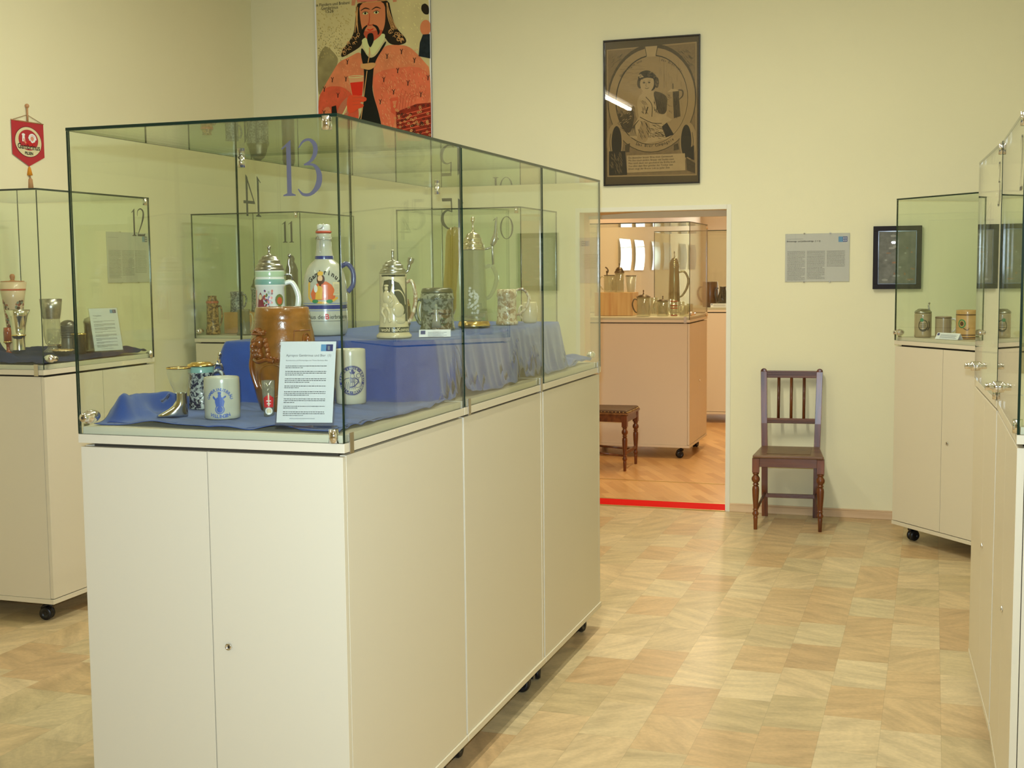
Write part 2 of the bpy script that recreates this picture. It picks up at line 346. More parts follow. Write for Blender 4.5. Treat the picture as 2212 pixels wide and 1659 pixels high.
class Art:
    def __init__(s): s.bm = new_bm(); s.mats = []; s.lay = s.bm.verts.layers.float.new('lay'); s.seq = s.bm.verts.layers.int.new('seq'); s.n = 0
    def mi(s, m):
        if m not in s.mats: s.mats.append(m)
        return s.mats.index(m)
    def poly(s, P, m, layer=0):
        i = s.mi(m); L_ = s.lay; s.n += 1
        def V(p):
            v = s.bm.verts.new((p[0], p[1], 0)); v[L_] = layer; v[s.seq] = s.n; return v
        if isinstance(P, tuple) and P[0] == 'strip':
            A = [V(p) for p in P[1]]; B = [V(p) for p in P[2]]
            for k in range(len(A) - 1):
                f = s.bm.faces.new((A[k], A[k + 1], B[k + 1], B[k])); f.material_index = i
        else:
            f = s.bm.faces.new([V(p) for p in P]); f.material_index = i
            if len(P) > 4: bmesh.ops.triangulate(s.bm, faces=[f])
    def rect(s, x0, x1, y0, y1, m, layer=0): s.poly([(x0, y0), (x1, y0), (x1, y1), (x0, y1)], m, layer)
    def text(s, st, x, y, size, m, layer=1, align='LEFT', rot=0.0, bold=0.0, sx=1.0, mirror=False):
        V, Fc = text2d(st, size, align, bold, sx); i = s.mi(m); c, sn = math.cos(rot), math.sin(rot)
        vs = []; s.n += 1
        for a, b in V:
            v = s.bm.verts.new((x + a * c - b * sn, y + a * sn + b * c, 0)); v[s.lay] = layer; v[s.seq] = s.n; vs.append(v)
        for f_ in Fc:
            try: f = s.bm.faces.new([vs[k] for k in f_]); f.material_index = i
            except ValueError: pass
    def arctext(s, st, cx, cy, r, a0, a1, size, m, layer=1, inward=False, bold=0.0):
        n = len(st)
        for k, ch in enumerate(st):
            if ch == ' ': continue
            a = a0 + (a1 - a0) * (k + 0.5) / n
            rot = a - PI / 2 if not inward else a + PI / 2
            rr = r
            s.text(ch, cx + rr * math.cos(a), cy + rr * math.sin(a), size, m, layer, 'CENTER', rot, bold)
    def spread(s):
        """every printed shape gets its own tiny height inside its ink layer"""
        g = {}
        for v in s.bm.verts: g.setdefault(round(v[s.lay]), set()).add(v[s.seq])
        fr = {}
        for l, q in g.items():
            for k, n_ in enumerate(sorted(q)): fr[(l, n_)] = l + 0.85 * k / max(len(q), 1)
        for v in s.bm.verts: v[s.lay] = fr[(round(v[s.lay]), v[s.seq])]
    def flat(s, name, M, parent=None, eps=0.0004):
        s.spread()
        for v in s.bm.verts:
            v.co = M @ Vector((v.co.x, v.co.y, eps * v[s.lay]))
        return obj(name, s.bm, s.mats, parent, fixn=False)
    def wrap(s, name, rfun, parent=None, eps=0.0004, step=0.006, off=0.0004):
        s.spread()
        us = [v.co.x for v in s.bm.verts]; u = min(us)
        while u < max(us):
            u += step
            g = list(s.bm.verts) + list(s.bm.edges) + list(s.bm.faces)
            bmesh.ops.bisect_plane(s.bm, geom=g, plane_co=(u, 0, 0), plane_no=(1, 0, 0))
        vs_ = [v.co.y for v in s.bm.verts]; vv = min(vs_)
        while vv < max(vs_):
            vv += 0.02
            g = list(s.bm.verts) + list(s.bm.edges) + list(s.bm.faces)
            bmesh.ops.bisect_plane(s.bm, geom=g, plane_co=(0, vv, 0), plane_no=(0, 1, 0))
        r0 = max(rfun((min(vs_) + max(vs_)) / 2), 1e-3)
        for v in s.bm.verts:
            a = v.co.x / r0; r = rfun(v.co.y) + off + eps * v[s.lay]
            v.co = Vector((r * math.sin(a), -r * math.cos(a), v.co.y))
        return obj(name, s.bm, s.mats, parent, fixn=False)
def rprof(prof):
    P = sorted(((z, r) for r, z in prof))
    def f(z):
        if z <= P[0][0]: return P[0][1]
        for a, b in zip(P, P[1:]):
            if z <= b[0]:
                return a[1] + (b[1] - a[1]) * (z - a[0]) / max(b[0] - a[0], 1e-9)
        return P[-1][1]
    return f

# serif numerals drawn as outlines, unit height
def digit(art, ch, x, y, h, m, layer=0, mirror=False):
    def T(P):
        if isinstance(P, tuple) and P[0] == 'strip': return ('strip', [(x + a * h, y + b * h) for a, b in P[1]], [(x + a * h, y + b * h) for a, b in P[2]])
        return [(x + a * h, y + b * h) for a, b in P]
    A = lambda P: art.poly(T(P), m, layer)
    if ch == '1':
        A([(0.13, 0.03), (0.22, 0.03), (0.22, 0.99), (0.13, 0.90)]); A([(0.05, 0), (0.30, 0), (0.30, 0.02), (0.22, 0.05), (0.13, 0.05), (0.05, 0.02)])
        A([(0.03, 0.84), (0.22, 0.99), (0.13, 0.88), (0.04, 0.82)]); return 0.33
    if ch == '0':
        A(ring2(0.33, 0.5, 0.31, 0.5, 0.235, 0.475)); return 0.68
    if ch == '2':
        A(strk([(0.05, 0.72, .02), (0.08, 0.90, .035), (0.25, 0.985, .045), (0.40, 0.90, .08), (0.41, 0.72, .10), (0.30, 0.45, .07), (0.06, 0.06, .03)], .05))
        A([(0.03, 0), (0.47, 0), (0.50, 0.10), (0.47, 0.10), (0.42, 0.07), (0.06, 0.07)]); return 0.52
    if ch == '3':
        A(strk([(0.05, 0.84, .02), (0.14, 0.95, .04), (0.27, 0.975, .05), (0.37, 0.88, .085), (0.37, 0.73, .085), (0.28, 0.60, .05), (0.15, 0.54, .03)], .05))
        A(strk([(0.15, 0.54, .02), (0.34, 0.53, .05), (0.44, 0.38, .10), (0.42, 0.18, .11), (0.28, 0.03, .06), (0.12, 0.02, .05), (0.02, 0.12, .02)], .05)); return 0.52
    if ch == '4':
        A([(0.33, 0), (0.42, 0), (0.42, 1.0), (0.33, 0.93)]); A([(0.0, 0.30), (0.54, 0.30), (0.54, 0.37), (0.02, 0.37)])
        A([(0.0, 0.32), (0.05, 0.32), (0.42, 0.96), (0.36, 0.96)]); return 0.58
    if ch == '5':
        A([(0.10, 0.90), (0.44, 0.90), (0.46, 1.0), (0.10, 1.0)]); A([(0.09, 0.55), (0.13, 0.55), (0.15, 0.95), (0.10, 0.95)])
        A(strk([(0.10, 0.56, .03), (0.28, 0.60, .05), (0.43, 0.46, .09), (0.43, 0.22, .11), (0.28, 0.04, .06), (0.12, 0.01, .04), (0.01, 0.08, .02)], .05)); return 0.52
    if ch == '8':
        A(ring2(0.26, 0.75, 0.19, 0.25, 0.13, 0.22)); A(ring2(0.26, 0.26, 0.25, 0.27, 0.17, 0.235)); return 0.55
    return 0.5

# ------------------------------------------------------------------ setting
XL, XR, YF, D, H = -4.66, 1.15, -3.2, 8.10, 3.60
DX0, DX1, DH = -2.237, -1.262, 1.955
Y2 = 8.36                     # far face of the thick dividing wall
fl_m = floor_mat()
bm = new_bm(); add_box(bm, XL - 0.1, XR + 0.1, YF - 0.1, D + 0.02, -0.08, 0); struct('floor', bm, fl_m)
bm = new_bm(); add_box(bm, -4.4, 1.0, D + 0.02, 22.6, -0.08, 0.0); struct('floor_2', bm, laminate_mat())
bm = new_bm(); add_box(bm, XL - 0.1, XR + 0.1, YF - 0.1, D + 0.1, H, H + 0.1)
for (x0, x1, y0, y1) in ((XL, XR, D - 0.07, D), (XL, XL + 0.07, YF, D)):
    pass
struct('ceiling', bm, M_CEIL)
def cove(name, a, b, n):
    """quarter-round plaster cove between wall and ceiling; n = direction into the room"""
    bm = new_bm(); r = 0.14; prev = None
    for k in range(9):
        t = PI / 2 * k / 8
        off = r - r * math.sin(t); z = H - (r - r * math.cos(t)) - 0.0
        off = r * (1 - math.cos(t)); z = H - r * (1 - math.sin(t))
        p = [bm.verts.new((q[0] + n[0] * off, q[1] + n[1] * off, z)) for q in (a, b)]
        if prev: f = bm.faces.new((prev[0], prev[1], p[1], p[0])); f.smooth = True
        prev = p
    return struct(name, bm, M_WALL)
cove('trim_1', (XL, D), (XR, D), (0, -1)); cove('trim_2', (XL, YF), (XL, D), (1, 0))
bm = new_bm(); add_box(bm, XL - 0.1, XL, YF - 0.1, D + 0.1, 0, H + 0.02); struct('wall_left', bm, M_WALL)
bm = new_bm(); add_box(bm, XR, XR + 0.1, YF - 0.1, D + 0.1, 0, H + 0.02); struct('wall_right', bm, M_WALL)
bm = new_bm(); add_box(bm, XL - 0.1, XR + 0.1, YF - 0.1, YF, 0, H + 0.02); struct('wall_front', bm, M_WALL)
bm = new_bm()
add_box(bm, XL - 0.1, DX0, D, D + 0.12, 0, H + 0.02); add_box(bm, DX1, XR + 0.1, D, D + 0.12, 0, H + 0.02); add_box(bm, DX0, DX1, D, D + 0.12, DH, H + 0.02)
struct('wall_back', bm, M_WALL)
# passage through the thick wall: side reveals, arched soffit, lintel towards the other room
bm = new_bm()
add_box(bm, DX0 - 0.3, DX0, D + 0.12, Y2, 0, 2.3); add_box(bm, DX1, DX1 + 0.3, D + 0.12, Y2, 0, 2.3)
add_box(bm, -4.2, DX0 - 0.29, Y2 - 0.12, Y2, 0, H); add_box(bm, DX1 + 0.29, 0.6, Y2 - 0.12, Y2, 0, H); add_box(bm, DX0 - 0.3, DX1 + 0.3, Y2 - 0.12, Y2, 2.25, H)
struct('wall_passage', bm, M_WALL2)
def arcz(x):
    t = (x - DX0) / (DX1 - DX0); return 1.938 + 0.026 * math.sin(PI * min(max((0.5 * t / 0.72) if t < 0.72 else (0.5 + 0.5 * (t - 0.72) / 0.5), 0), 1))
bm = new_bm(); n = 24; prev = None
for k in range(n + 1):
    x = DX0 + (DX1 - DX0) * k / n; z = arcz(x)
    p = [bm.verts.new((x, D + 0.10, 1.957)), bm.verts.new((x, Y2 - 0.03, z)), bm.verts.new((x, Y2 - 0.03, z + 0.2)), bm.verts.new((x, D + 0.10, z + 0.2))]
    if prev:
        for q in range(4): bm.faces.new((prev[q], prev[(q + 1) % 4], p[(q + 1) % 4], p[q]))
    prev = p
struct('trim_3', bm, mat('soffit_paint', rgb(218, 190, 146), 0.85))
bm = new_bm(); add_box(bm, DX0, DX1, Y2 - 0.03, Y2, 1.918, 2.3); struct('trim_4', bm, M_BEIGE)
# door frame moulding, worn white jamb edge
bm = new_bm()
add_box(bm, DX1 - 0.001, DX1 + 0.028, D - 0.006, D + 0.10, 0.0, DH + 0.028); add_box(bm, DX0 - 0.028, DX0 + 0.001, D - 0.006, D + 0.10, 0.0, DH + 0.028)
add_box(bm, DX0, DX1, D - 0.006, D + 0.10, DH - 0.001, DH + 0.028)
struct('trim_5', bm, mat('white_jamb', rgb(236, 232, 212), 0.6))
bm = new_bm(); add_box(bm, DX0, DX1, D - 0.02, D + 0.20, 0.0, 0.006); struct('trim_6', bm, M_REDSTRIP)
bm = new_bm(); add_box(bm, DX0, DX1, D - 0.03, D - 0.018, 0.0, 0.007); add_box(bm, DX0, DX1, D + 0.20, D + 0.23, 0.0, 0.005); struct('trim_7', bm, M_BRASS)
bm = new_bm(); add_box(bm, DX0 - 0.3, DX1 + 0.3, 9.10, 9.115, 0.0, 0.003); struct('trim_8', bm, M_BRASS)
# baseboards
def board(name, x0, x1, y0, y1, m=M_BASE):
    bm = new_bm(); add_box(bm, x0, x1, y0, y1, 0, 0.045); 
    if abs(x1 - x0) > abs(y1 - y0): add_box(bm, x0, x1, y0 + (0.004), y1, 0.045, 0.055)
    else: add_box(bm, x0, x1 - 0.004, y0, y1, 0.045, 0.055)
    o = obj(name, bm, m, None, bevel=0.002); o['kind'] = 'structure'
board('baseboard_back', DX1 + 0.03, XR, D - 0.016, D); board('baseboard_back_2', XL, DX0 - 0.03, D - 0.016, D); board('baseboard_left', XL, XL + 0.016, YF, D - 0.016)
# other room
bm = new_bm(); add_box(bm, -3.97, -3.87, Y2, 22.0, 0, H); struct('wall_far_left', bm, M_WALL2)
bm = new_bm(); add_box(bm, 0.5, 0.6, Y2, 22.0, 0, H); struct('wall_far_right', bm, M_WALL2)
bm = new_bm()
add_box(bm, -3.97, -3.1, 22.0, 22.1, 0, H); add_box(bm, -1.4, 0.6, 22.0, 22.1, 0, H); add_box(bm, -3.1, -1.4, 22.0, 22.1, 0, 0.8); add_box(bm, -3.1, -1.4, 22.0, 22.1, 2.9, H); struct('wall_far_back', bm, M_WALL2)
bm = new_bm(); add_box(bm, -3.1, -1.4, 22.07, 22.08, 0.8, 2.9, 1)
for x_ in (-3.1, -2.28, -1.46): add_box(bm, x_, x_ + 0.06, 22.0, 22.06, 0.8, 2.9)
for z_ in (0.8, 2.2, 2.84): add_box(bm, -3.1, -1.4, 22.005, 22.055, z_, z_ + 0.06)
struct('window_1', bm, [M_EDGE, M_DAY])
bm = new_bm(); add_box(bm, -4.0, 0.6, Y2 - 0.1, 22.1, H, H + 0.1); struct('ceiling_2', bm, M_CEIL)

# ------------------------------------------------------------------ ceiling luminaires
def lamp(x, y, z, rot, power, col, m, label, group):
    t = thing('ceiling_lamp', label, 'ceiling lamp', (x, y, z), rot, group)
    bm = new_bm(); add_box(bm, -0.07, 0.07, -0.80, 0.80, 0.0, 0.06); obj('housing', bm, M_CAB, t, bevel=0.004)
    for s in (-1, 1):
        bm = new_bm(); add_box(bm, -0.018, 0.018, s * 0.77 - 0.012, s * 0.77 + 0.012, -0.05, 0.001); obj('lamp_holder', bm, M_CAB, t)
    bm = new_bm(); add_tube(bm, [(0, -0.755, -0.030), (0, 0.755, -0.030)], 0.018, 14); obj('tube', bm, m, t)
    l = area('lamp_light', (0, 0, -0.052), 0.05, 1.46, power, col); l.parent = t
    return t
for i, (x, y, pw_) in enumerate(ROOM1_LAMPS): lamp(x, y, H - 0.06, 0, pw_, WARM, M_LAMP, 'white ceiling batten with one bare fluorescent tube over the showcases', 'ceiling lamps over the showcases')
for i, (x, y) in enumerate(ROOM2_LAMPS): lamp(x, y, H - 0.06, 0, ROOM2_P, ORANGE, M_LAMP2, 'ceiling batten with a warm tube in the room beyond the doorway', 'ceiling lamps in the other room')

# ------------------------------------------------------------------ showcases
ZB, ZD, ZL0, ZL, ZP, ZT = 0.093, 0.115, 1.134, 1.158, 1.178, 1.960
def pane(name, x0, x1, y0, y1, z0, z1, parent, edge=None):
    bm = new_bm(); fs = add_box(bm, x0, x1, y0, y1, z0, z1)
    dims = [x1 - x0, y1 - y0, z1 - z0]; thin = dims.index(min(dims))
    for f in fs:
        f.normal_update(); n = f.normal
        f.material_index = 0 if abs(n[thin]) > 0.5 else 1
    return obj(name, bm, [M_GL, edge or M_GLE], parent, fixn=False)
_caster = None
def caster(parent, x, y, ang):
    global _caster
    if _caster is None:
        bm = new_bm(); add_lathe(bm, [(0.008, 0.05), (0.008, ZB)], 10); add_box(bm, -0.022, 0.022, -0.022, 0.022, ZB - 0.006, ZB - 0.0005)
        add_tube(bm, [(0, -0.018, 0.064), (0, 0.0, 0.072), (0, 0.022, 0.062), (0, 0.034, 0.048)], 0.011, 10)
        a = bpy.data.meshes.new('caster'); bmesh.ops.recalc_face_normals(bm, faces=bm.faces); bm.to_mesh(a); bm.free(); a.materials.append(M_BLACK)
        bm = new_bm()
        Mx = Matrix.Translation((0, 0.012, 0.031)) @ Matrix.Rotation(PI / 2, 4, 'Y')
        for s in (-1, 1):
            z0, z1 = (0.005 * s, 0.024 * s)
            add_lathe(bm, [(0.006, z0), (0.031, z0), (0.031, z0 + (z1 - z0) * 0.6), (0.026, z1), (0.010, z1), (0.009, z1 - 0.003 * s)], 24, M=Mx)
        b = bpy.data.meshes.new('wheel'); bmesh.ops.recalc_face_normals(bm, faces=bm.faces); bm.to_mesh(b); bm.free(); b.materials.append(M_BLACK)
        _caster = (a, b)
    o = bpy.data.objects.new('caster', _caster[0]); COL.objects.link(o); o.parent = parent; o.location = (x, y, 0); o.rotation_euler = (0, 0, ang)
    q = bpy.data.objects.new('wheel', _caster[1]); COL.objects.link(q); q.parent = o
def showcase(label, cx, cy, rot, w, d, number=None, panes='FBLR', doors=True, brackets=('L', 'R', 'BL', 'BR'), clips=True, backstrip=False, vinyl=None):
    t = thing('display_case', label, 'showcase', (cx, cy, 0), rot)
    hx, hy = w / 2, d / 2; e = 0.006
    # carcass
    bm = new_bm()
    yb = hy - e; yf = -hy + 0.022
    add_box(bm, -hx + e, -hx + e + 0.018, yf, yb, ZD, ZL0 - 0.008, 0); add_box(bm, hx - e - 0.018, hx - e, yf, yb, ZD, ZL0 - 0.008, 0)
    add_box(bm, -hx + e + 0.018, hx - e - 0.018, yb - 0.012, yb - 0.002, ZD, ZL0 - 0.008, 0)
    add_box(bm, -hx + 0.03, hx - 0.03, yf + 0.005, yb - 0.012, ZL0 - 0.03, ZL0 - 0.001, 1)
    add_box(bm, -hx + e + 0.018, hx - e - 0.018, yf, yf + 0.012, ZD, ZL0 - 0.012, 1)
    obj('cabinet_body', bm, [M_CAB, M_SEAM], t, bevel=0.0007)
    bm = new_bm(); add_box(bm, -hx + 0.001, hx - 0.001, -hy + 0.001, hy - 0.001, ZB, ZD - 0.001); obj('base_board', bm, M_CAB, t, bevel=0.001)
    bm = new_bm(); add_box(bm, -hx, hx, -hy, hy, ZL0, ZL - 0.0005); obj('top_board', bm, M_CAB, t, bevel=0.001)
    bm = new_bm(); add_box(bm, -hx + 0.009, hx - 0.009, -hy + 0.009, hy - 0.009, ZL, ZP - 0.001); obj('display_floor', bm, M_CAB, t, bevel=0.001)
    # doors
    for s in (-1, 1):
        bm = new_bm()
        x0, x1 = (-hx + e, -0.0015) if s < 0 else (0.0015, hx - e)
        add_box(bm, x0, x1, -hy + 0.002, -hy + 0.020, ZD + 0.003, ZL0 - 0.010)
        dr = obj('door', bm, M_CAB, t, bevel=0.0007)
        if s > 0:
            bm = new_bm(); Mx = Matrix.Translation((0.047, -hy + 0.002, 0.617)) @ Matrix.Rotation(PI / 2, 4, 'X')
            add_lathe(bm, [(0.0095, -0.001), (0.0095, 0.004), (0.008, 0.0055), (0.0055, 0.0055), (0.005, 0.003), (0.0001, 0.003)], 24, M=Mx)
            add_box(bm, 0.0462, 0.0478, -hy - 0.0030, -hy - 0.0008, 0.6135, 0.6205, 1)
            obj('lock', bm, [M_CHROME, M_SEAM], dr)
    # glass hood
    z0, z1 = ZL + 0.0005, ZT - 0.0085
    if 'F' in panes: pane('front_pane', -hx + 0.007, hx - 0.001, -hy + 0.0005, -hy + 0.0065, z0, z1, t)
    if 'B' in panes: pane('back_pane', -hx + 0.007, hx - 0.007, hy - 0.0065, hy - 0.0005, z0, z1, t)
    ya = -hy + (0.007 if 'F' in panes else 0.0005); yz = hy - 0.0005
    if 'L' in panes: pane('side_pane', -hx + 0.0005, -hx + 0.0065, ya - 0.0063 if 'F' in panes else ya, yz, z0, z1, t)
    if 'R' in panes: pane('side_pane', hx - 0.0065, hx - 0.0005, ya, yz, z0, z1, t)
    pane('top_pane', -hx, hx, -hy, hy, ZT - 0.008, ZT, t)
    if clips and 'F' in panes:
        for zc in (ZL + 0.018, ZT - 0.022):
            bm = new_bm(); add_tube(bm, [(hx - 0.03, -hy + 0.004, zc - 0.017), (hx - 0.03, -hy + 0.004, zc + 0.017)], 0.0125, 20)
            obj('glass_clip', bm, M_CHROME, t)
        bm = new_bm(); Mx = Matrix.Translation((-hx + 0.045, -hy, ZP + 0.028)) @ Matrix.Rotation(PI / 2, 4, 'X')
        add_lathe(bm, [(0.0001, 0.038), (0.0105, 0.038), (0.0115, 0.035), (0.0115, 0.018), (0.017, 0.016), (0.018, 0.006), (0.018, 0.0), (0.016, -0.012), (0.012, -0.022), (0.0001, -0.022)], 28, M=Mx, cap=False)
        add_lathe(bm, [(0.0001, 0.0385), (0.004, 0.0385), (0.004, 0.0387), (0.0001, 0.0387)], 12, 1, M=Mx, cap=False)
        obj('glass_lock', bm, [M_CHROME, M_SEAM], t)
    for b in brackets:
        bm = new_bm()
        zz0, zz1 = ZL0 - 0.004, ZP + 0.004
        if b == 'L': add_box(bm, -hx - 0.0025, -hx - 0.0003, -hy + 0.028, -hy + 0.050, zz0, zz1)
        if b == 'R': add_box(bm, hx + 0.0003, hx + 0.0025, -hy + 0.028, -hy + 0.050, zz0, zz1)
        if b == 'BL': add_box(bm, hx - 0.050, hx - 0.028, hy + 0.0003, hy + 0.0025, zz0, zz1)
        if b == 'BR': add_box(bm, -hx + 0.028, -hx + 0.050, hy + 0.0003, hy + 0.0025, zz0, zz1)
        obj('corner_bracket', bm, M_STEEL, t)
    if number:
        art = Art(); hgt = 0.137
        W = {'1': .33, '0': .70, '2': .52, '3': .52, '4': .58, '5': .52, '8': .55}
        tot = sum(W[c] * hgt for c in number); x = hx - 0.04 - tot
        for c in number: x += digit(art, c, x, 0, hgt, vinyl or M_VINYL) * hgt
        Mx = Matrix.Translation((0, -hy - 0.0006, 1.766)) @ Matrix.Rotation(PI / 2, 4, 'X')
        art.flat('number_sticker', Mx, t)
    for sx in (-1, 1):
        for sy in (-1, 1): caster(t, sx * (hx - 0.075), sy * (hy - 0.085), random.uniform(-0.5, 0.5) + (PI / 2 if sx > 0 else 0.3))
    return t
AX0, AX1, AY = -2.149, -1.368, 2.770
UL = 0.838
showcase('large glass showcase 13 in the foreground, white two-door cabinet facing the visitor', (AX0 + AX1) / 2, AY + UL / 2, 0, AX1 - AX0, UL, '13', 'FLR', brackets=('L', 'R'))
showcase('showcase 14, middle one of the foreground row, its number seen mirrored', (AX0 + AX1) / 2, AY + UL * 1.5 + 0.001, -PI / 2, UL, AX1 - AX0, '14', 'FB', brackets=('BL', 'BR'), vinyl=M_VINYL_SHADED)
showcase('showcase 15 at the doorway end of the foreground row, its number seen mirrored', (AX0 + AX1) / 2, AY + UL * 2.5 + 0.002, PI, AX1 - AX0, UL, '15', 'FLR', brackets=('L', 'R'), vinyl=M_VINYL_SHADED)
showcase('showcase 12 at the left edge, partly hidden behind showcase 13', -3.745 - 0.40, 4.609 + 0.421, PI / 2, 0.842, 0.80, '12', 'FBLR', vinyl=M_VINYL_SHADED)
showcase('showcase 11 in the back left corner of the room', -3.769 - 0.3935, 7.081 + 0.39, 0, 0.787, 0.78, '11', 'FBLR', vinyl=M_VINYL_SHADED)
showcase('showcase 10 by the back wall left of the doorway', -2.362 - 0.408, 7.226 + 0.382, 0, 0.816, 0.764, '10', 'FBLR', vinyl=M_VINYL_SHADED)
E4 = R(49.09); ux, uy = math.cos(E4), -math.sin(E4); nx, ny = math.sin(E4), math.cos(E4)
EX, EY = -0.209, 7.500; W4 = 0.80
C4 = (EX + ux * W4 / 2 + nx * 0.38, EY + uy * W4 / 2 + ny * 0.38)
showcase('showcase turned diagonally into the back right corner, grey stoneware mugs inside', C4[0], C4[1], -E4, W4, 0.76, '4', 'FBLR', vinyl=M_VINYL_SHADED)
def row_unit(label, far, near, dpt, num, panes):
    """unit whose front runs from its far corner to its near corner; it faces the aisle (-X)"""
    vx, vy = near[0] - far[0], near[1] - far[1]; ln = math.hypot(vx, vy); ux_, uy_ = vx / ln, vy / ln
    cx = (far[0] + near[0]) / 2 - uy_ * dpt / 2; cy = (far[1] + near[1]) / 2 + ux_ * dpt / 2
    return showcase(label, cx, cy, math.atan2(uy_, ux_), ln - 0.002, dpt, num, panes, brackets=(), vinyl=M_VINYL_SHADED)
row_unit('far unit of the right-hand row of showcases, seen at a sharp angle', (0.151, 5.024), (0.192, 4.181), 0.80, '3', 'FBL')
row_unit('near unit of the right-hand row of showcases, cut off by the picture edge', (0.193, 4.177), (0.203, 3.340), 0.80, '2', 'FBR')
showcase('showcase with glass beakers and a pine box, first one seen through the doorway', -1.895 - 0.50, 10.24 + 0.42, PI / 2, 0.84, 1.00, None, 'FBLR')
showcase('showcase 8 in the other room, behind the one with the glass beakers', -2.30, 12.74 + 0.40, 0, 0.86, 0.80, '8', 'FBLR', vinyl=M_VINYL_SHADED)

# ------------------------------------------------------------------ cloths
def sst(a, b, x):
    t = min(max((x - a) / (b - a), 0), 1); return t * t * (3 - 2 * t)
def cloth(name, label, x0, x1, y0, y1, nx_, ny_, fz, m, edge=None):
    bm = new_bm(); g = []
    for j in range(ny_ + 1):
        row = []
        for i in range(nx_ + 1):
            u, v = i / nx_, j / ny_; x = x0 + (x1 - x0) * u; y = y0 + (y1 - y0) * v
            if edge: x, y = edge(x, y, u, v)
            row.append(bm.verts.new((x, y, fz(x, y))))
        g.append(row)
    for j in range(ny_):
        for i in range(nx_):
            f = bm.faces.new((g[j][i], g[j][i + 1], g[j + 1][i + 1], g[j + 1][i])); f.smooth = True
    o = obj(name, bm, m, None, fixn=False)
    s = o.modifiers.new('thickness', 'SOLIDIFY'); s.thickness = 0.0015; s.offset = -1
    tag(o, label, 'cloth'); return o
RX0, RX1, RY0, RY1, RZ = -2.065, -1.445, 3.39, 4.90, 1.370
def zA(x, y):
    n = noise.noise(Vector((x * 7, y * 5, 1.3))); n2 = noise.noise(Vector((x * 22, y * 9, 5.1)))
    base = 1.1825 + 0.006 * max(0, n)
    fold = 0.012 * abs(noise.noise(Vector((x * 9 + y * 14, y * 2.0 - x * 3, 0.5))))
    # height of the hidden riser, falling in folds
    fy_ = RY0 + 0.27 * (min(max(x, RX0), RX1) - RX0); dx = max(RX0 - x, x - RX1, 0); dy = max(fy_ - y, y - RY1, 0); dd = math.hypot(dx, dy)
    spread = (0.055 if x < RX1 else 0.042) + (0.04 if x < RX1 else 0.02) * noise.noise(Vector((x * 5, y * 6, 2.2))) + 0.02 * noise.noise(Vector((x * 20, y * 25, 4)))
    k = 1 - sst(0.0, max(spread, 0.02), dd)
    z = base + fold * (1 - k) + (RZ - 1.1825) * k
    if k > 0.97: z = RZ - 0.0005
    # rolled-up edge at the left front and along the left
    el = math.exp(-((x + 2.10 - 0.02 * math.sin(y * 14)) / 0.022) ** 2) * (0.045 + 0.012 * math.sin(y * 17)) * sst(2.83, 2.90, y) * (1 - k)
    kn = 0.040 * math.exp(-(((x + 2.10) / 0.045) ** 2 + ((y - 2.93) / 0.06) ** 2)) * (1 + 0.5 * math.sin(y * 40 + x * 30))
    er = 0.045 * math.exp(-((x + 1.47) / 0.06) ** 2) * sst(4.98, 5.08, y) * (0.7 + 0.4 * math.sin(y * 13)) + 0.05 * math.exp(-((y - 5.30) / 0.05) ** 2) * sst(-1.75, -1.5, x)
    ef = 0.004 * math.sin(x * 31) * math.exp(-((y - 2.82) / 0.03) ** 2)
    return max(z + el + kn + er + ef, 1.1805)
def eA(x, y, u, v):
    if u < 0.04: x += 0.008 * math.sin(y * 23) + 0.004 * math.sin(y * 51)
    if u > 0.97: x -= 0.010 + 0.010 * math.sin(y * 9) + 0.005 * math.sin(y * 31)
    if v < 0.01: y += 0.008 + 0.008 * math.sin(x * 15)
    return x, y
cloth('display_cloth', 'blue cloth draped over a hidden step inside showcases 13 to 15', -2.128, -1.390, 2.80, 5.24, 120, 330, zA, M_CLOTH, eA)
def z12(x, y):
    n = noise.noise(Vector((x * 8, y * 6, 3.3)))
    z = 1.1825 + 0.02 * max(0, n) + 0.012 * abs(noise.noise(Vector((x * 20, y * 8, 1)))) + 0.02 * math.exp(-((y - 5.40) / 0.03) ** 2)
    z += 0.17 * math.exp(-(((x + 4.46) / 0.05) ** 2 + ((y - 5.09) / 0.06) ** 2)) + 0.045 * math.exp(-(((x + 4.06) / 0.09) ** 2 + ((y - 4.70) / 0.05) ** 2)) + 0.03 * math.exp(-(((x + 4.2) / 0.12) ** 2 + ((y - 4.72) / 0.06) ** 2))
    return max(z, 1.1805)
cloth('display_cloth', 'dark blue cloth with soft folds on the floor of showcase 12', -4.52, -3.775, 4.635, 5.43, 60, 60, z12, M_CLOTHD)

# ------------------------------------------------------------------ vessels
SCALE_UP = 1.04
def lathe_obj(name, prof, m, parent, n=48, mats=None):
    bm = new_bm(); add_lathe(bm, prof, n, cap=False); return obj(name, bm, mats or m, parent)
def handle_obj(parent, r, z0, z1, out, th, m, flat=0.7, name='handle', dirx=1):
    P = smoothpts([(dirx * (r - 0.004), 0, z1), (dirx * (r + out * 0.55), 0, z1 + 0.004), (dirx * (r + out), 0, z1 - (z1 - z0) * 0.28), (dirx * (r + out * 0.85), 0, z1 - (z1 - z0) * 0.62), (dirx * (r + out * 0.35), 0, z0 + (z1 - z0) * 0.08), (dirx * (r - 0.003), 0, z0)], 6)
    bm = new_bm(); n = len(P)
    add_tube(bm, P, [th * (1.1 - 0.35 * abs(2 * k / (n - 1) - 1) + 0.15 * (k == 0 or k == n - 1)) for k in range(n)], 12, flat=1.0)
    return obj(name, bm, m, parent)
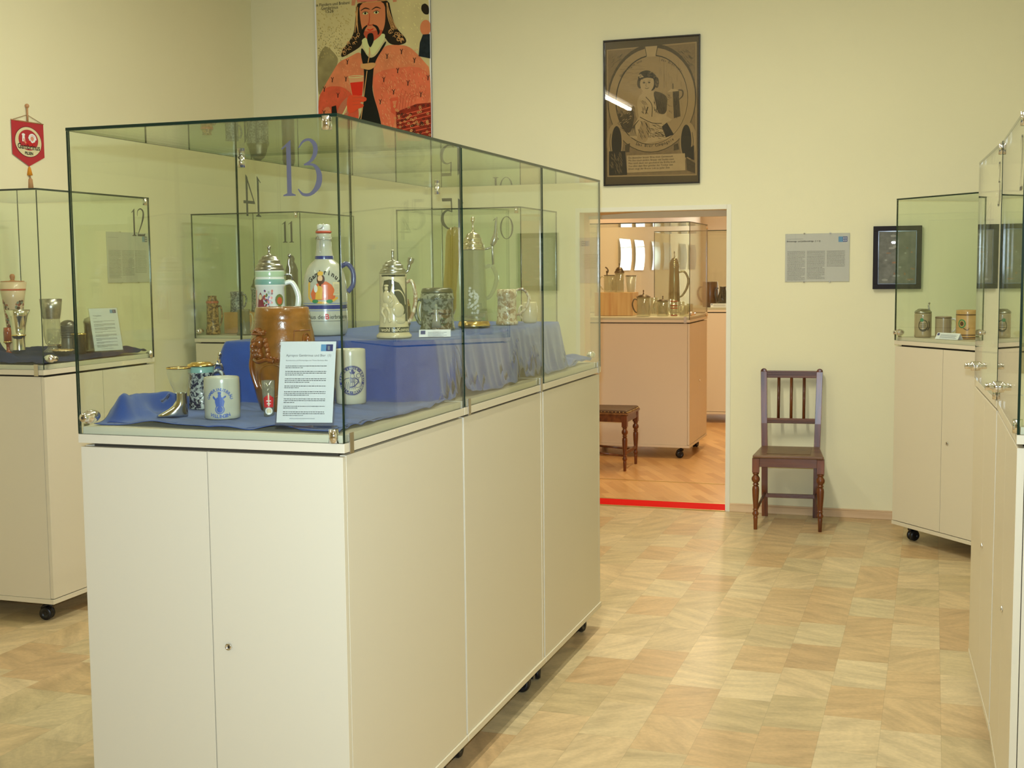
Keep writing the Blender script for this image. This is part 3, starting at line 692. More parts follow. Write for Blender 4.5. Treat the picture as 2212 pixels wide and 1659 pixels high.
def mug_prof(r, h, th=0.005, lip=0.0015, belly=0.0, foot=0.0):
    P = [(0.0001, 0.0), (r - 0.003 + foot, 0.0), (r + foot, 0.003)]
    for k in range(1, 10):
        t = k / 10; P.append((r + belly * math.sin(PI * t) + foot * max(0, 1 - t * 6), 0.003 + (h - 0.006) * t))
    P += [(r, h - 0.004), (r - 0.001, h - 0.0008), (r - 0.0025, h), (r - th, h - 0.002), (r - th, 0.01), (0.0001, 0.009)]
    return P
def pewter_lid(parent, r, z, h=0.03, finial=0.03, m=None, ball=0.006, name='lid'):
    P = [(r * 1.03, z), (r * 1.06, z + 0.003), (r * 1.0, z + 0.006), (r * 0.93, z + h * 0.26), (r * 0.96, z + h * 0.29), (r * 0.93, z + h * 0.33), (r * 0.80, z + h * 0.40), (r * 0.76, z + h * 0.58), (r * 0.79, z + h * 0.61), (r * 0.75, z + h * 0.65), (r * 0.62, z + h * 0.72), (r * 0.58, z + h * 0.86), (r * 0.42, z + h * 0.94), (r * 0.16, z + h)]
    P += [(r * 0.10, z + h + finial * 0.2), (0.004, z + h + finial * 0.35), (0.0035, z + h + finial * 0.55), (ball, z + h + finial * 0.72), (ball * 0.9, z + h + finial * 0.9), (0.002, z + h + finial), (0.0001, z + h + finial)]
    return lathe_obj(name, [(0.0001, z)] + P, m or M_PEWTER, parent)
def thumb_lift(parent, x, z, h=0.035, m=None, name='thumb_lift'):
    bm = new_bm(); add_tube(bm, [(x - 0.02, 0, z), (x - 0.006, 0, z + 0.005), (x + 0.006, 0, z + 0.002), (x + 0.010, 0, z - 0.012)], 0.0035, 8)
    add_tube(bm, smoothpts([(x, 0, z), (x + 0.002, 0, z + h * 0.35), (x - 0.001, 0, z + h * 0.6), (x + 0.001, 0, z + h * 0.85)], 4), 0.0042, 8); add_ball(bm, (x + 0.002, 0, z + h), 0.006)
    return obj(name, bm, m or M_PEWTER, parent)
ZC = 1.186

# boot-shaped glass
def loft(bm, secs, n=28, mi=0):
    rings = []
    for (cx, cz, rx, ry, tilt) in secs:
        ct, st = math.cos(tilt), math.sin(tilt)
        ring = []
        for i in range(n):
            a = 2 * PI * i / n; lx, ly = rx * math.cos(a), ry * math.sin(a)
            ring.append(bm.verts.new((cx + lx * ct, ly, cz + lx * st)))
        rings.append(ring)
    for k in range(len(rings) - 1):
        for i in range(n):
            j = (i + 1) % n; f = bm.faces.new((rings[k][i], rings[k][j], rings[k + 1][j], rings[k + 1][i])); f.smooth = True; f.material_index = mi
    return rings
t = thing('boot_glass', 'small boot-shaped glass with silvered foot and gold rim on blue cloth', 'glass', (-1.962, 2.965, ZC), face(-1.97, 2.98))
bm = new_bm()
rg = loft(bm, [(0.0, 0.137, 0.0325, 0.0325, 0), (0.0, 0.115, 0.0305, 0.0305, 0), (0.001, 0.095, 0.026, 0.026, 0), (0.003, 0.078, 0.020, 0.020, 0), (0.004, 0.066, 0.0165, 0.017, 0)])
obj('glass_shaft', bm, M_CLEAR, t)
bm = new_bm()
rg = loft(bm, [(0.004, 0.0665, 0.0168, 0.0172, 0.0), (0.004, 0.052, 0.0158, 0.0165, 0.0), (0.0035, 0.042, 0.0165, 0.0165, 0.04), (0.001, 0.034, 0.0200, 0.017, 0.10), (-0.005, 0.027, 0.0255, 0.018, 0.16), (-0.012, 0.020, 0.0330, 0.0185, 0.16), (-0.017, 0.013, 0.0385, 0.019, 0.10), (-0.020, 0.007, 0.0425, 0.019, 0.04), (-0.020, 0.003, 0.0425, 0.0185, 0), (-0.020, 0.0005, 0.040, 0.017, 0), (-0.018, 0.0004, 0.001, 0.001, 0)])
obj('silvered_foot', bm, M_SILVER, t)
bm = new_bm(); add_lathe(bm, [(0.0322, 0.1335), (0.0330, 0.1335), (0.0331, 0.1375), (0.0320, 0.1375)], 32, cap=False); obj('gold_rim', bm, M_GOLD, t)
# dark relief stein behind the boot
def relief_stein_mat(name, c1, c2, scale, thr=(0.45, 0.55), bumpd=0.003):
    m = bpy.data.materials.new(name); m.use_nodes = True; nt = m.node_tree; p = nt.nodes['Principled BSDF']; N = nt.nodes.new; L = nt.links.new
    tc = N('ShaderNodeTexCoord'); n = N('ShaderNodeTexNoise'); n.inputs['Scale'].default_value = scale; n.inputs['Detail'].default_value = 3; n.inputs['Distortion'].default_value = 0.6
    L(tc.outputs['Object'], n.inputs['Vector']); cr = N('ShaderNodeValToRGB'); cr.color_ramp.elements[0].position = thr[0]; cr.color_ramp.elements[1].position = thr[1]
    cr.color_ramp.elements[0].color = (*c1, 1); cr.color_ramp.elements[1].color = (*c2, 1); L(n.outputs['Fac'], cr.inputs[0]); L(cr.outputs[0], p.inputs['Base Color'])
    b = N('ShaderNodeBump'); b.inputs['Strength'].default_value = 1.0; b.inputs['Distance'].default_value = bumpd; L(n.outputs['Fac'], b.inputs['Height']); L(b.outputs[0], p.inputs['Normal'])
    p.inputs['Roughness'].default_value = 0.18; p.inputs['Coat Weight'].default_value = 0.7
    MC[name] = m; return m
M_REL1 = relief_stein_mat('navy_relief_glaze', rgb(26, 28, 48), rgb(176, 176, 160), 95)
M_REL2 = relief_stein_mat('green_grey_relief', rgb(54, 56, 46), rgb(140, 140, 120), 70)
M_REL3 = relief_stein_mat('cream_relief', rgb(168, 128, 92), rgb(222, 206, 170), 70)
M_REL4 = relief_stein_mat('brown_relief', rgb(96, 58, 28), rgb(190, 146, 84), 60)
M_REL5 = relief_stein_mat('blue_grey_relief', rgb(60, 66, 84), rgb(160, 164, 160), 80)
t = thing('beer_stein', 'small navy and silver relief stein with golden lid, behind the boot glass', 'beer stein', (-2.025, 3.175, ZC), face(-2.03, 3.18))
P = [(0.0001, 0), (0.036, 0), (0.038, 0.003), (0.036, 0.008), (0.0375, 0.012), (0.036, 0.017), (0.0355, 0.10), (0.0375, 0.102), (0.0375, 0.106)]
lathe_obj('body', P, M_REL1, t); lathe_obj('neck_band', [(0.0376, 0.1062), (0.0376, 0.121), (0.0365, 0.123), (0.034, 0.123)], M_TEAL, t)
lathe_obj('lid', [(0.0001, 0.1235), (0.038, 0.1235), (0.0395, 0.126), (0.037, 0.130), (0.030, 0.132), (0.028, 0.135), (0.0001, 0.136)], M_GOLD, t)
handle_obj(t, 0.036, 0.03, 0.105, 0.03, 0.006, M_REL1); thumb_lift(t, 0.052, 0.125, 0.032, M_SILVER)

def mug_crest1(t, rf):
    a = Art(); m = M_BLUEINK
    a.arctext('GAMBRINUSBRÄU', 0, 0.048, 0.030, R(168), R(12), 0.0115, m, 0, bold=0.0003)
    a.arctext('VILLINGEN', 0, 0.075, 0.070, R(247), R(293), 0.0125, m, 0, inward=True, bold=0.0004)
    a.poly(ell(0, 0.064, 0.0045, 0.006), m); a.poly([(-0.004, 0.069), (0.004, 0.069), (0.005, 0.075), (0.002, 0.072), (0, 0.076), (-0.002, 0.072), (-0.005, 0.075)], m)
    a.poly([(-0.010, 0.036), (0.010, 0.036), (0.013, 0.050), (0.007, 0.061), (-0.007, 0.061), (-0.013, 0.050)], m)
    a.poly(ring2(0, 0.028, 0.0125, 0.0125, 0.010, 0.010), m); a.poly(ell(0, 0.028, 0.0085, 0.0085), m, 0)
    a.poly([(0.008, 0.056), (0.018, 0.062), (0.016, 0.066), (0.006, 0.060)], m); a.poly([(-0.008, 0.056), (-0.017, 0.066), (-0.019, 0.060), (-0.010, 0.050)], m)
    return a.wrap('printed_crest', rf, t)
t = thing('beer_mug', 'grey stoneware mug with blue arched lettering and figure, right of the boot glass', 'beer mug', (-1.834, 2.975, ZC), face(-1.834, 2.975))
P = mug_prof(0.0475, 0.113, 0.006, belly=0.001); P[2] = (0.0485, 0.003)
lathe_obj('body', P, M_GREYST, t); handle_obj(t, 0.046, 0.03, 0.09, 0.03, 0.007, M_GREYST, dirx=0.3)
c = mug_crest1(t, lambda z: 0.0487); c.rotation_euler = (0, 0, R(-8))
t.rotation_euler[2] += R(0)
# barrel-shaped jug
t = thing('ceramic_barrel', 'large brown glazed ceramic barrel with modelled bearded king and round shield', 'ceramic barrel', (-1.762, 3.190, ZC), face(-1.762, 3.190)); t.scale = (1.09, 1.09, 1.12)
BP = [(0.0001, 0), (0.056, 0), (0.062, 0.004), (0.070, 0.03), (0.079, 0.07), (0.0845, 0.11), (0.0865, 0.14), (0.085, 0.17), (0.079, 0.205), (0.0735, 0.225), (0.0745, 0.229), (0.072, 0.233), (0.0725, 0.238), (0.069, 0.262), (0.066, 0.264), (0.062, 0.262), (0.062, 0.20), (0.0001, 0.20)]
lathe_obj('body', BP, M_BROWN, t, 64)
rb = rprof([p for p in BP[1:14]])
def rel_pt(u, z, off): 
    a = u / 0.08; r = rb(z) + off; return (r * math.sin(a), -r * math.cos(a), z)
M_BROWND = mat('dark_brown_glaze', rgb(128, 66, 20), 0.2, coat=0.8, var=0.3, vscale=70)
bm = new_bm()
def rtube(P, rad, bm_, n=8, k=5): add_tube(bm_, smoothpts([rel_pt(*p) for p in P], k), rad, n)
rtube([(-0.030 + 0.040 * math.cos(R(a)), 0.082 + 0.042 * math.sin(R(a)), 0.001) for a in range(0, 361, 20)], 0.0028, bm, k=3)
obj('shield_rope', bm, M_BROWN, t)
bm = new_bm()
# head with crown, hair and beard in relief
def blob(u, z, su, sz, off=0.004, n=10):
    cpt = Vector(rel_pt(u, z, 0)); a = u / 0.08; tx = Vector((math.cos(a), math.sin(a), 0)); no = Vector((math.sin(a), -math.cos(a), 0)); up = Vector((0, 0, 1))
    verts = []
    for j in range(5):
        ph = PI / 2 * j / 4
        ring = [bm.verts.new(cpt + tx * su * math.cos(ph) * math.cos(2 * PI * i / n) + up * sz * math.cos(ph) * math.sin(2 * PI * i / n) + no * (off * math.sin(ph) * 1.6)) for i in range(n)] if j < 4 else [bm.verts.new(cpt + no * off * 1.6)]
        verts.append(ring)
    for j in range(3):
        for i in range(n):
            f = bm.faces.new((verts[j][i], verts[j][(i + 1) % n], verts[j + 1][(i + 1) % n], verts[j + 1][i])); f.smooth = True
    for i in range(n):
        f = bm.faces.new((verts[3][i], verts[3][(i + 1) % n], verts[4][0])); f.smooth = True
blob(-0.062, 0.178, 0.015, 0.019, 0.010); blob(-0.062, 0.174, 0.004, 0.007, 0.017); blob(-0.067, 0.182, 0.004, 0.003, 0.015); blob(-0.056, 0.182, 0.004, 0.003, 0.015)
for k in range(7): blob(-0.078 + 0.005 * k, 0.205 + 0.004 * math.sin(k), 0.004, 0.006, 0.009)
for k in range(6): blob(-0.080 + 0.006 * k, 0.199, 0.0045, 0.004, 0.010)
for (u, z) in ((-0.080, 0.180), (-0.082, 0.168), (-0.080, 0.156), (-0.044, 0.182), (-0.040, 0.170), (-0.037, 0.158), (-0.036, 0.146), (-0.066, 0.158), (-0.058, 0.156), (-0.062, 0.148), (-0.070, 0.146), (-0.054, 0.146)): blob(u, z, 0.007, 0.009, 0.008)
rtube([(-0.088, 0.150, 0.0), (-0.094, 0.12, 0.004), (-0.092, 0.09, 0.003), (-0.085, 0.06, 0.0)], 0.006, bm)
rtube([(-0.082, 0.135, 0.0), (-0.060, 0.130, 0.006), (-0.040, 0.136, 0.004), (-0.022, 0.130, 0.003)], 0.006, bm)
for k in range(5): rtube([(-0.036 + 0.008 * k, 0.128, 0.003), (-0.030 + 0.008 * k, 0.143 - 0.002 * k, 0.006), (-0.022 + 0.009 * k, 0.132 - 0.003 * k, 0.002)], 0.0026, bm)
obj('king_relief', bm, M_BROWND, t)
bm = new_bm()
rtube([(0.022, 0.10, 0), (0.024, 0.14, 0.001), (0.030, 0.206, 0.001)], 0.0016, bm); rtube([(0.030, 0.206, 0.001), (0.055, 0.206, 0.001), (0.085, 0.206, 0.001)], 0.0016, bm)
rtube([(0.066 + 0.013 * math.cos(R(a)), 0.180 + 0.018 * math.sin(R(a)), 0.001) for a in range(0, 361, 30)], 0.0022, bm, k=3)
blob(0.066, 0.180, 0.008, 0.012, 0.006)
obj('emblem_relief', bm, M_BROWND, t)
# little glass with red print
t = thing('shot_glass', 'narrow small glass with red and white print in front of the brown barrel', 'glass', (-1.728, 3.040, ZC), face(-1.728, 3.040))
lathe_obj('glass_body', [(0.0001, 0.002), (0.0135, 0.0), (0.0145, 0.01), (0.0165, 0.05), (0.0185, 0.099), (0.0175, 0.099), (0.0155, 0.05), (0.0130, 0.012), (0.0001, 0.010)], M_CLEARD, t)
a = Art(); a.poly([(-0.013, 0.026), (0.013, 0.026), (0.015, 0.052), (0.006, 0.050), (0, 0.062), (-0.006, 0.050), (-0.015, 0.052)], M_RED); a.poly(strk([(0, 0.03), (0, 0.066)], 0.003), M_CREAMC, 1); a.poly(strk([(-0.006, 0.044), (0.006, 0.044)], 0.002), M_PAPER, 1)
a.poly(strk([(-0.005, 0.036), (0.005, 0.036)], 0.002), M_PAPER, 1); a.poly(ell(0, 0.016, 0.010, 0.010), M_WHITEC); a.poly(ell(0, 0.016, 0.006, 0.007), M_CREAMC, 1)
a.wrap('red_print', lambda z: 0.0168, t)
# mug with the round blue crest
t = thing('beer_mug', 'cream stoneware mug with round dark blue crest of a king with a goblet', 'beer mug', (-1.655, 3.405, ZC), face(-1.655, 3.405))
lathe_obj('body', mug_prof(0.0455, 0.164, 0.006, belly=0.0008), mat('cream_stoneware', rgb(206, 198, 170), 0.2, coat=0.7, var=0.04, vscale=40), t)
a = Art(); m = M_NAVY; cy = 0.072
a.poly(ring2(0, cy, 0.041, 0.043, 0.0305, 0.0325, 48), m, 0); a.poly(ring2(0, cy, 0.0425, 0.0445, 0.0415, 0.0435, 48), m, 0)
a.arctext('GAMBRINUS·BRÄU', 0, cy, 0.0322, R(190), R(-10), 0.0105, M_GREYST, 1, bold=0.0005)
a.arctext('NAILA·BAYERN', 0, cy, 0.0395, R(202), R(338), 0.0105, M_GREYST, 1, inward=True, bold=0.0005)
a.poly([(-0.006, cy + 0.020), (0.006, cy + 0.020), (0.010, cy + 0.029), (0.005, cy + 0.025), (0.003, cy + 0.033), (0, cy + 0.026), (-0.003, cy + 0.033), (-0.005, cy + 0.025), (-0.010, cy + 0.029)], m, 1)
a.poly(ring2(0, cy + 0.013, 0.0065, 0.008, 0.0052, 0.0068), m, 1)
for k in range(5): a.poly(strk([(-0.006 + 0.003 * k, cy + 0.009), (-0.007 + 0.0035 * k, cy + 0.001), (-0.004 + 0.002 * k, cy - 0.006)], 0.0016), m, 1)
a.poly(strk([(-0.008, cy + 0.008), (-0.022, cy + 0.004), (-0.029, cy - 0.010), (-0.026, cy - 0.017)], 0.0018), m, 1); a.poly(strk([(0.008, cy + 0.008), (0.018, cy - 0.002), (0.006, cy - 0.016), (-0.008, cy - 0.020)], 0.0035), m, 1)
for k in range(6): a.poly(strk([(-0.024 + 0.006 * k, cy - 0.004), (-0.020 + 0.005 * k, cy - 0.016), (-0.022 + 0.006 * k, cy - 0.026)], 0.0012), m, 1)
a.poly(ring2(0.019, cy + 0.014, 0.008, 0.007, 0.0065, 0.0055), m, 1); a.poly(strk([(0.019, cy + 0.007), (0.019, cy - 0.010)], 0.0015), m, 1); a.poly(ring2(0.015, cy - 0.012, 0.010, 0.010, 0.0088, 0.0088), m, 1)
c = a.wrap('round_crest', lambda z: 0.0464, t); c.rotation_euler = (0, 0, R(6))
handle_obj(t, 0.045, 0.04, 0.13, 0.035, 0.008, M_GREYST, dirx=-0.7)

# info sign stands
def sign(label, x, y, z, rot, wd, ht, lean, title, sub, logo=True, narrow=True):
    t = thing('sign_stand', label, 'sign', (x, y, z), rot)
    Mx = Matrix.Rotation(PI / 2 - lean, 4, 'X')
    bm = new_bm(); add_box(bm, -wd / 2 - 0.004, wd / 2 + 0.004, 0.008, ht + 0.018, -0.0042, -0.0022, M=Mx); add_box(bm, -wd / 2 - 0.004, wd / 2 + 0.004, 0.008, ht + 0.018, 0.0010, 0.0024, M=Mx)
    add_box(bm, -wd / 2 - 0.004, wd / 2 + 0.004, 0.0, 0.05, 0.0, 0.003)
    Mb = Matrix.Translation((0, (ht) * math.sin(lean) + 0.012, ht * math.cos(lean))) @ Matrix.Rotation(-PI / 2 + lean * 0.7, 4, 'X')
    obj('acrylic_holder', bm, M_ACRYL, t)
    a = Art(); a.rect(-wd / 2, wd / 2, 0.016, 0.016 + ht, M_PAPER, 0)
    top = 0.016 + ht; s = wd / 0.148
    if logo:
        a.rect(wd / 2 - 0.040 * s, wd / 2 - 0.026 * s, top - 0.026 * s, top - 0.008 * s, M_SKYBLUE, 1); a.rect(wd / 2 - 0.026 * s, wd / 2 - 0.008 * s, top - 0.026 * s, top - 0.008 * s, M_NAVY, 1)
        a.rect(wd / 2 - 0.022 * s, wd / 2 - 0.016 * s, top - 0.023 * s, top - 0.012 * s, M_INKL, 2)
    L0 = -wd / 2 + 0.016 * s
    if title: a.text(title, L0, top - 0.040 * s, 0.0088 * s, M_INK, 1)
    if sub: a.text(sub, L0, top - 0.052 * s, 0.0044 * s, M_BLKINK, 1)
    yy = top - 0.066 * s; rnd = random.Random(3); blk = 0
    while yy > 0.016 + 0.022 * s:
        nl = 2 + (blk % 3 > 0)
        for k in range(nl):
            x_ = L0; x1 = (wd / 2 - 0.022 * s) if k < nl - 1 else L0 + (0.02 + 0.05 * rnd.random()) * s
            while x_ < x1:
                wl = (0.002 + 0.006 * rnd.random()) * s; a.rect(x_, min(x_ + wl, x1), yy, yy + 0.0017 * s, M_INK, 1); x_ += wl + 0.0012 * s
            yy -= 0.0046 * s
        yy -= 0.0055 * s; blk += 1
    a.rect(L0 + 0.018 * s, L0 + 0.085 * s, 0.016 + 0.010 * s, 0.016 + 0.0112 * s, M_INKL, 1)
    a.flat('printed_sheet', Mx, t, 0.00025)
    return t
sign('upright text sheet in a clear stand behind the front pane of showcase 13', -1.500, 2.812, ZC, R(12), 0.145, 0.210, R(16), 'Apropos Gambrinus und Bier  (1)', 'Sammlerisches und Merkwürdiges zum Thema Gambrinus-Bier')
sign('tall leaning text sheet in a clear stand at the right end of showcase 12', -3.885, 5.275, ZC, R(62), 0.148, 0.215, R(14), 'Trinkgefässe', 'aus Metall')

# --- on the blue step
ZS = RZ + 0.002
def place(x, y): return (x, y, ZS), face(x, y)
l, ro = place(-1.965, 3.485)
t = thing('beer_stein', 'tall painted white stein with pewter dome lid, behind the brown barrel', 'beer stein', l, ro)
P = [(0.0001, 0), (0.047, 0), (0.049, 0.003), (0.046, 0.012), (0.0445, 0.02), (0.0425, 0.155), (0.0445, 0.158), (0.0450, 0.164), (0.0445, 0.180), (0.0425, 0.183), (0.0435, 0.186), (0.0435, 0.204), (0.0425, 0.206), (0.038, 0.206), (0.038, 0.02), (0.0001, 0.02)]
lathe_obj('body', P, M_WHITEC, t); lathe_obj('teal_band', [(0.0452, 0.164), (0.0456, 0.166), (0.0452, 0.179), (0.0447, 0.180)], M_TEAL, t); lathe_obj('pale_band', [(0.0437, 0.187), (0.0439, 0.188), (0.0439, 0.202), (0.0437, 0.203)], M_PALEG, t)
a = Art(); mp = mat('painted_maroon', rgb(128, 40, 56), 0.3, coat=0.5); mo = mat('painted_orange', rgb(196, 84, 46), 0.3, coat=0.5); mpp = mat('painted_violet', rgb(92, 62, 112), 0.3, coat=0.5); mg = mat('painted_olive', rgb(104, 112, 60), 0.3, coat=0.5)
rnd = random.Random(5)
a.poly([(-0.042, 0.06), (-0.020, 0.06), (-0.018, 0.10), (-0.024, 0.13), (-0.030, 0.142), (-0.038, 0.13), (-0.042, 0.10)], mp, 0); a.poly(ell(-0.031, 0.127, 0.006, 0.008), M_CREAMC, 1)
a.poly([(0.014, 0.05), (0.044, 0.05), (0.040, 0.09), (0.030, 0.106), (0.022, 0.10)], mg, 0); a.poly(ell(0.029, 0.118, 0.015, 0.018, 12), mg, 0); a.poly(ell(0.029, 0.116, 0.009, 0.011), mo, 1)
for k in range(9): a.poly(strk([(0.016 + 0.003 * k, 0.055), (0.020 + 0.0022 * k, 0.098)], 0.0012), M_CREAMC, 1)
for k in range(70): a.poly(ell(-0.012 + rnd.uniform(-0.008, 0.018), 0.05 + 0.098 * rnd.random(), 0.003, 0.0035, 7), rnd.choice([mpp, mo, mp, mg]), 0)
a.poly(strk([(-0.046, 0.060), (-0.046, 0.148)], 0.003), mo, 0); a.poly(ell(0.004, 0.072, 0.008, 0.014, 12), mp, 1); a.poly(ell(-0.014, 0.072, 0.006, 0.012, 12), mg, 1)
a.wrap('painted_scene', lambda z: 0.0463, t)
M_HCER = M_WHITEC; handle_obj(t, 0.043, 0.035, 0.165, 0.040, 0.0085, M_HCER)
pewter_lid(t, 0.042, 0.2065, 0.046, 0.028)
thumb_lift(t, 0.058, 0.190, 0.06)
l, ro = place(-1.915, 3.76)
t = thing('swing_top_bottle', 'tall grey stoneware swing-top bottle with painted king, beside the white stein', 'bottle', l, ro)
P = [(0.0001, 0), (0.062, 0), (0.066, 0.004), (0.070, 0.02), (0.0715, 0.05), (0.0700, 0.075), (0.069, 0.085), (0.0705, 0.10), (0.0705, 0.125), (0.069, 0.16), (0.064, 0.190), (0.055, 0.212), (0.043, 0.228), (0.033, 0.236), (0.029, 0.240), (0.0285, 0.25), (0.0265, 0.26), (0.0245, 0.275), (0.023, 0.30), (0.0245, 0.303), (0.0245, 0.320), (0.022, 0.322), (0.0001, 0.322)]
lathe_obj('body', P, M_GREYST, t, 64); rbt = rprof(P[1:-1])
for nm, z0, z1 in (('blue_band', 0.0835, 0.096), ('blue_band', 0.2405, 0.2505)):
    lathe_obj(nm, [(rbt(z0) + 0.0004, z0), (rbt((z0 + z1) / 2) + 0.0006, (z0 + z1) / 2), (rbt(z1) + 0.0004, z1)], M_NAVY, t, 64)
for z in (0.0775, 0.100): 
    lathe_obj('blue_line', [(rbt(z) + 0.0003, z), (rbt(z) + 0.0005, z + 0.0012), (rbt(z) + 0.0003, z + 0.0024)], mat('blue_line', rgb(120, 130, 170), 0.3), t, 64)
a = Art(); cy = 0.15
mor = mat('painted_robe', rgb(214, 104, 60), 0.3, coat=0.5); myl = mat('painted_yellow', rgb(224, 172, 70), 0.3, coat=0.5); msk = mat('painted_skin', rgb(232, 186, 140), 0.3, coat=0.5); mbr = mat('painted_brown', rgb(82, 46, 24), 0.3, coat=0.5)
a.arctext('Gambrinus', 0.004, cy - 0.012, 0.054, R(150), R(26), 0.022, M_BLKINK, 1, bold=0.0006)
a.poly([(-0.036, 0.112), (0.034, 0.112), (0.040, 0.135), (0.026, 0.160), (0.010, 0.170), (-0.012, 0.170), (-0.030, 0.155), (-0.042, 0.132)], mor, 0)
a.poly([(-0.026, 0.114), (-0.004, 0.114), (-0.002, 0.150), (-0.012, 0.160), (-0.022, 0.150)], myl, 1); a.poly(ell(-0.024, 0.148, 0.006, 0.012), M_WHITEC, 1)
a.poly(ell(-0.008, 0.177, 0.013, 0.016), mbr, 1); a.poly(ell(-0.010, 0.180, 0.008, 0.010), msk, 2); a.poly([(-0.016, 0.172), (-0.004, 0.172), (-0.007, 0.156), (-0.012, 0.156)], mbr, 3)
a.poly([(-0.018, 0.189), (-0.002, 0.189), (0.001, 0.199), (-0.005, 0.194), (-0.010, 0.203), (-0.014, 0.194), (-0.020, 0.199)], myl, 3)
a.poly(ell(0.016, 0.142, 0.018, 0.017), mor, 2); a.poly([(0.030, 0.126), (0.054, 0.126), (0.054, 0.168), (0.030, 0.168)], M_CREAMC, 1)
for k in range(7): a.poly(strk([(0.034, 0.131 + 0.005 * k), (0.050, 0.131 + 0.005 * k)], 0.0009), M_INKL, 2)
a.poly([(-0.052, 0.126), (-0.044, 0.126), (-0.044, 0.168), (-0.052, 0.168)], myl, 1)
a.poly(strk([(-0.050, 0.125), (-0.038, 0.110), (-0.010, 0.104), (0.020, 0.106), (0.045, 0.120)], 0.007), myl, 1); a.poly(ell(-0.026, 0.108, 0.010, 0.006), M_GREEN, 2); a.poly(ell(0.018, 0.108, 0.010, 0.006), M_GREEN, 2)
c = a.wrap('painted_king', rbt, t, off=0.0008); c.rotation_euler = (0, 0, R(-4))
a = Art(); a.text('Aus der ', -0.060, 0.053, 0.019, M_BLKINK, 0); a.text('B', -0.002, 0.052, 0.024, M_RED, 0, bold=0.0006); a.text('ierbrauerey', 0.013, 0.053, 0.019, M_BLKINK, 0, sx=0.8); a.poly(strk([(-0.065, 0.046), (0.07, 0.046)], 0.0012, smooth=False), M_INK, 0)
a.wrap('lettering', rbt, t, off=0.0010)
lathe_obj('stopper', [(0.0001, 0.329), (0.020, 0.329), (0.021, 0.331), (0.021, 0.346), (0.019, 0.350), (0.0001, 0.350)], M_WHITEC, t)
lathe_obj('rubber_ring', [(0.021, 0.3225), (0.026, 0.325), (0.0245, 0.3285), (0.0001, 0.329)], mat('red_rubber', rgb(200, 80, 50), 0.5), t)
bm = new_bm(); add_tube(bm, [(0.0255 * math.sin(R(a_)), -0.0255 * math.cos(R(a_)), 0.303) for a_ in range(0, 360, 20)], 0.0013, 6, closed=True)
add_tube(bm, smoothpts([(-0.026, -0.004, 0.303), (-0.021, -0.016, 0.312), (-0.010, -0.023, 0.300), (-0.008, -0.026, 0.275), (-0.012, -0.028, 0.262), (-0.016, -0.026, 0.275), (-0.014, -0.023, 0.30)], 4), 0.0012, 6)
add_tube(bm, smoothpts([(-0.022, 0, 0.306), (-0.023, -0.004, 0.33), (-0.006, -0.022, 0.338), (0.0, -0.022, 0.350), (0.0, 0, 0.3525), (0.0, 0.02, 0.345)], 4), 0.0013, 6); obj('wire_bail', bm, M_STEEL, t)
bm = new_bm(); add_tube(bm, smoothpts([(0.05, 0.01, 0.215), (0.072, 0.012, 0.225), (0.09, 0.014, 0.20), (0.09, 0.014, 0.16), (0.072, 0.01, 0.135)], 6), 0.008, 10); obj('handle', bm, M_NAVY, t)
l, ro = place(-1.608, 3.625)
t = thing('beer_stein', 'tall cream and black relief stein lettered bekomms, at the right edge of the blue step', 'beer stein', l, ro)
P = [(0.0001, 0), (0.052, 0), (0.054, 0.003), (0.053, 0.008), (0.048, 0.013), (0.0455, 0.016), (0.0455, 0.034), (0.0440, 0.037), (0.0425, 0.06), (0.0405, 0.186), (0.0420, 0.190), (0.040, 0.192)]
lathe_obj('body', P, M_CREAMC, t); rs = rprof(P[1:])
a = Art(); a.rect(-0.075, 0.075, 0.0172, 0.0330, M_BLKC, 0); a.text('wohl beKomms!', 0.010, 0.0205, 0.0155, M_CREAMC, 1, 'CENTER', bold=0.0005, sx=1.05); a.wrap('lettered_band', rs, t)
a = Art(); a.poly([(-0.036, 0.150), (-0.030, 0.172), (-0.010, 0.176), (0.018, 0.165), (0.040, 0.130), (0.042, 0.075), (0.030, 0.070), (0.022, 0.100), (0.004, 0.130), (-0.004, 0.140), (-0.018, 0.135), (-0.030, 0.120)], M_BLKC, 0)
a.poly(strk([(-0.034, 0.180), (-0.01, 0.180), (0.02, 0.172), (0.042, 0.150)], 0.008), M_CREAMC, 1); a.poly(strk([(0.002, 0.142), (0.02, 0.142), (0.036, 0.122), (0.040, 0.100)], 0.004), M_CREAMC, 1); a.poly([(-0.04, 0.184), (0.044, 0.184), (0.044, 0.190), (-0.04, 0.190)], M_BLKC, 0)
a.poly([(0.038, 0.05), (0.052, 0.05), (0.052, 0.18), (0.046, 0.18), (0.048, 0.12), (0.040, 0.09)], M_BLKC, 0)
a.wrap('black_glaze_ground', rs, t)
bm = new_bm()
def rel2(u, z, off): 
    aa = u / 0.042; r = rs(z) + off; return Vector((r * math.sin(aa), -r * math.cos(aa), z))
def blob2(u, z, su, sz, off=0.004, n=12):
    aa = u / 0.042; cpt = rel2(u, z, 0); tx = Vector((math.cos(aa), math.sin(aa), 0)); no = Vector((math.sin(aa), -math.cos(aa), 0)); rings = []
    for j in range(5):
        ph = PI / 2 * j / 4 * 0.98
        rings.append([bm.verts.new(cpt + tx * su * math.cos(ph) * math.cos(2 * PI * i / n) + Vector((0, 0, 1)) * sz * math.cos(ph) * math.sin(2 * PI * i / n) + no * (off * math.sin(ph))) for i in range(n)])
    for j in range(4):
        for i in range(n):
            f = bm.faces.new((rings[j][i], rings[j][(i + 1) % n], rings[j + 1][(i + 1) % n], rings[j + 1][i])); f.smooth = True
    bm.faces.new(rings[4])
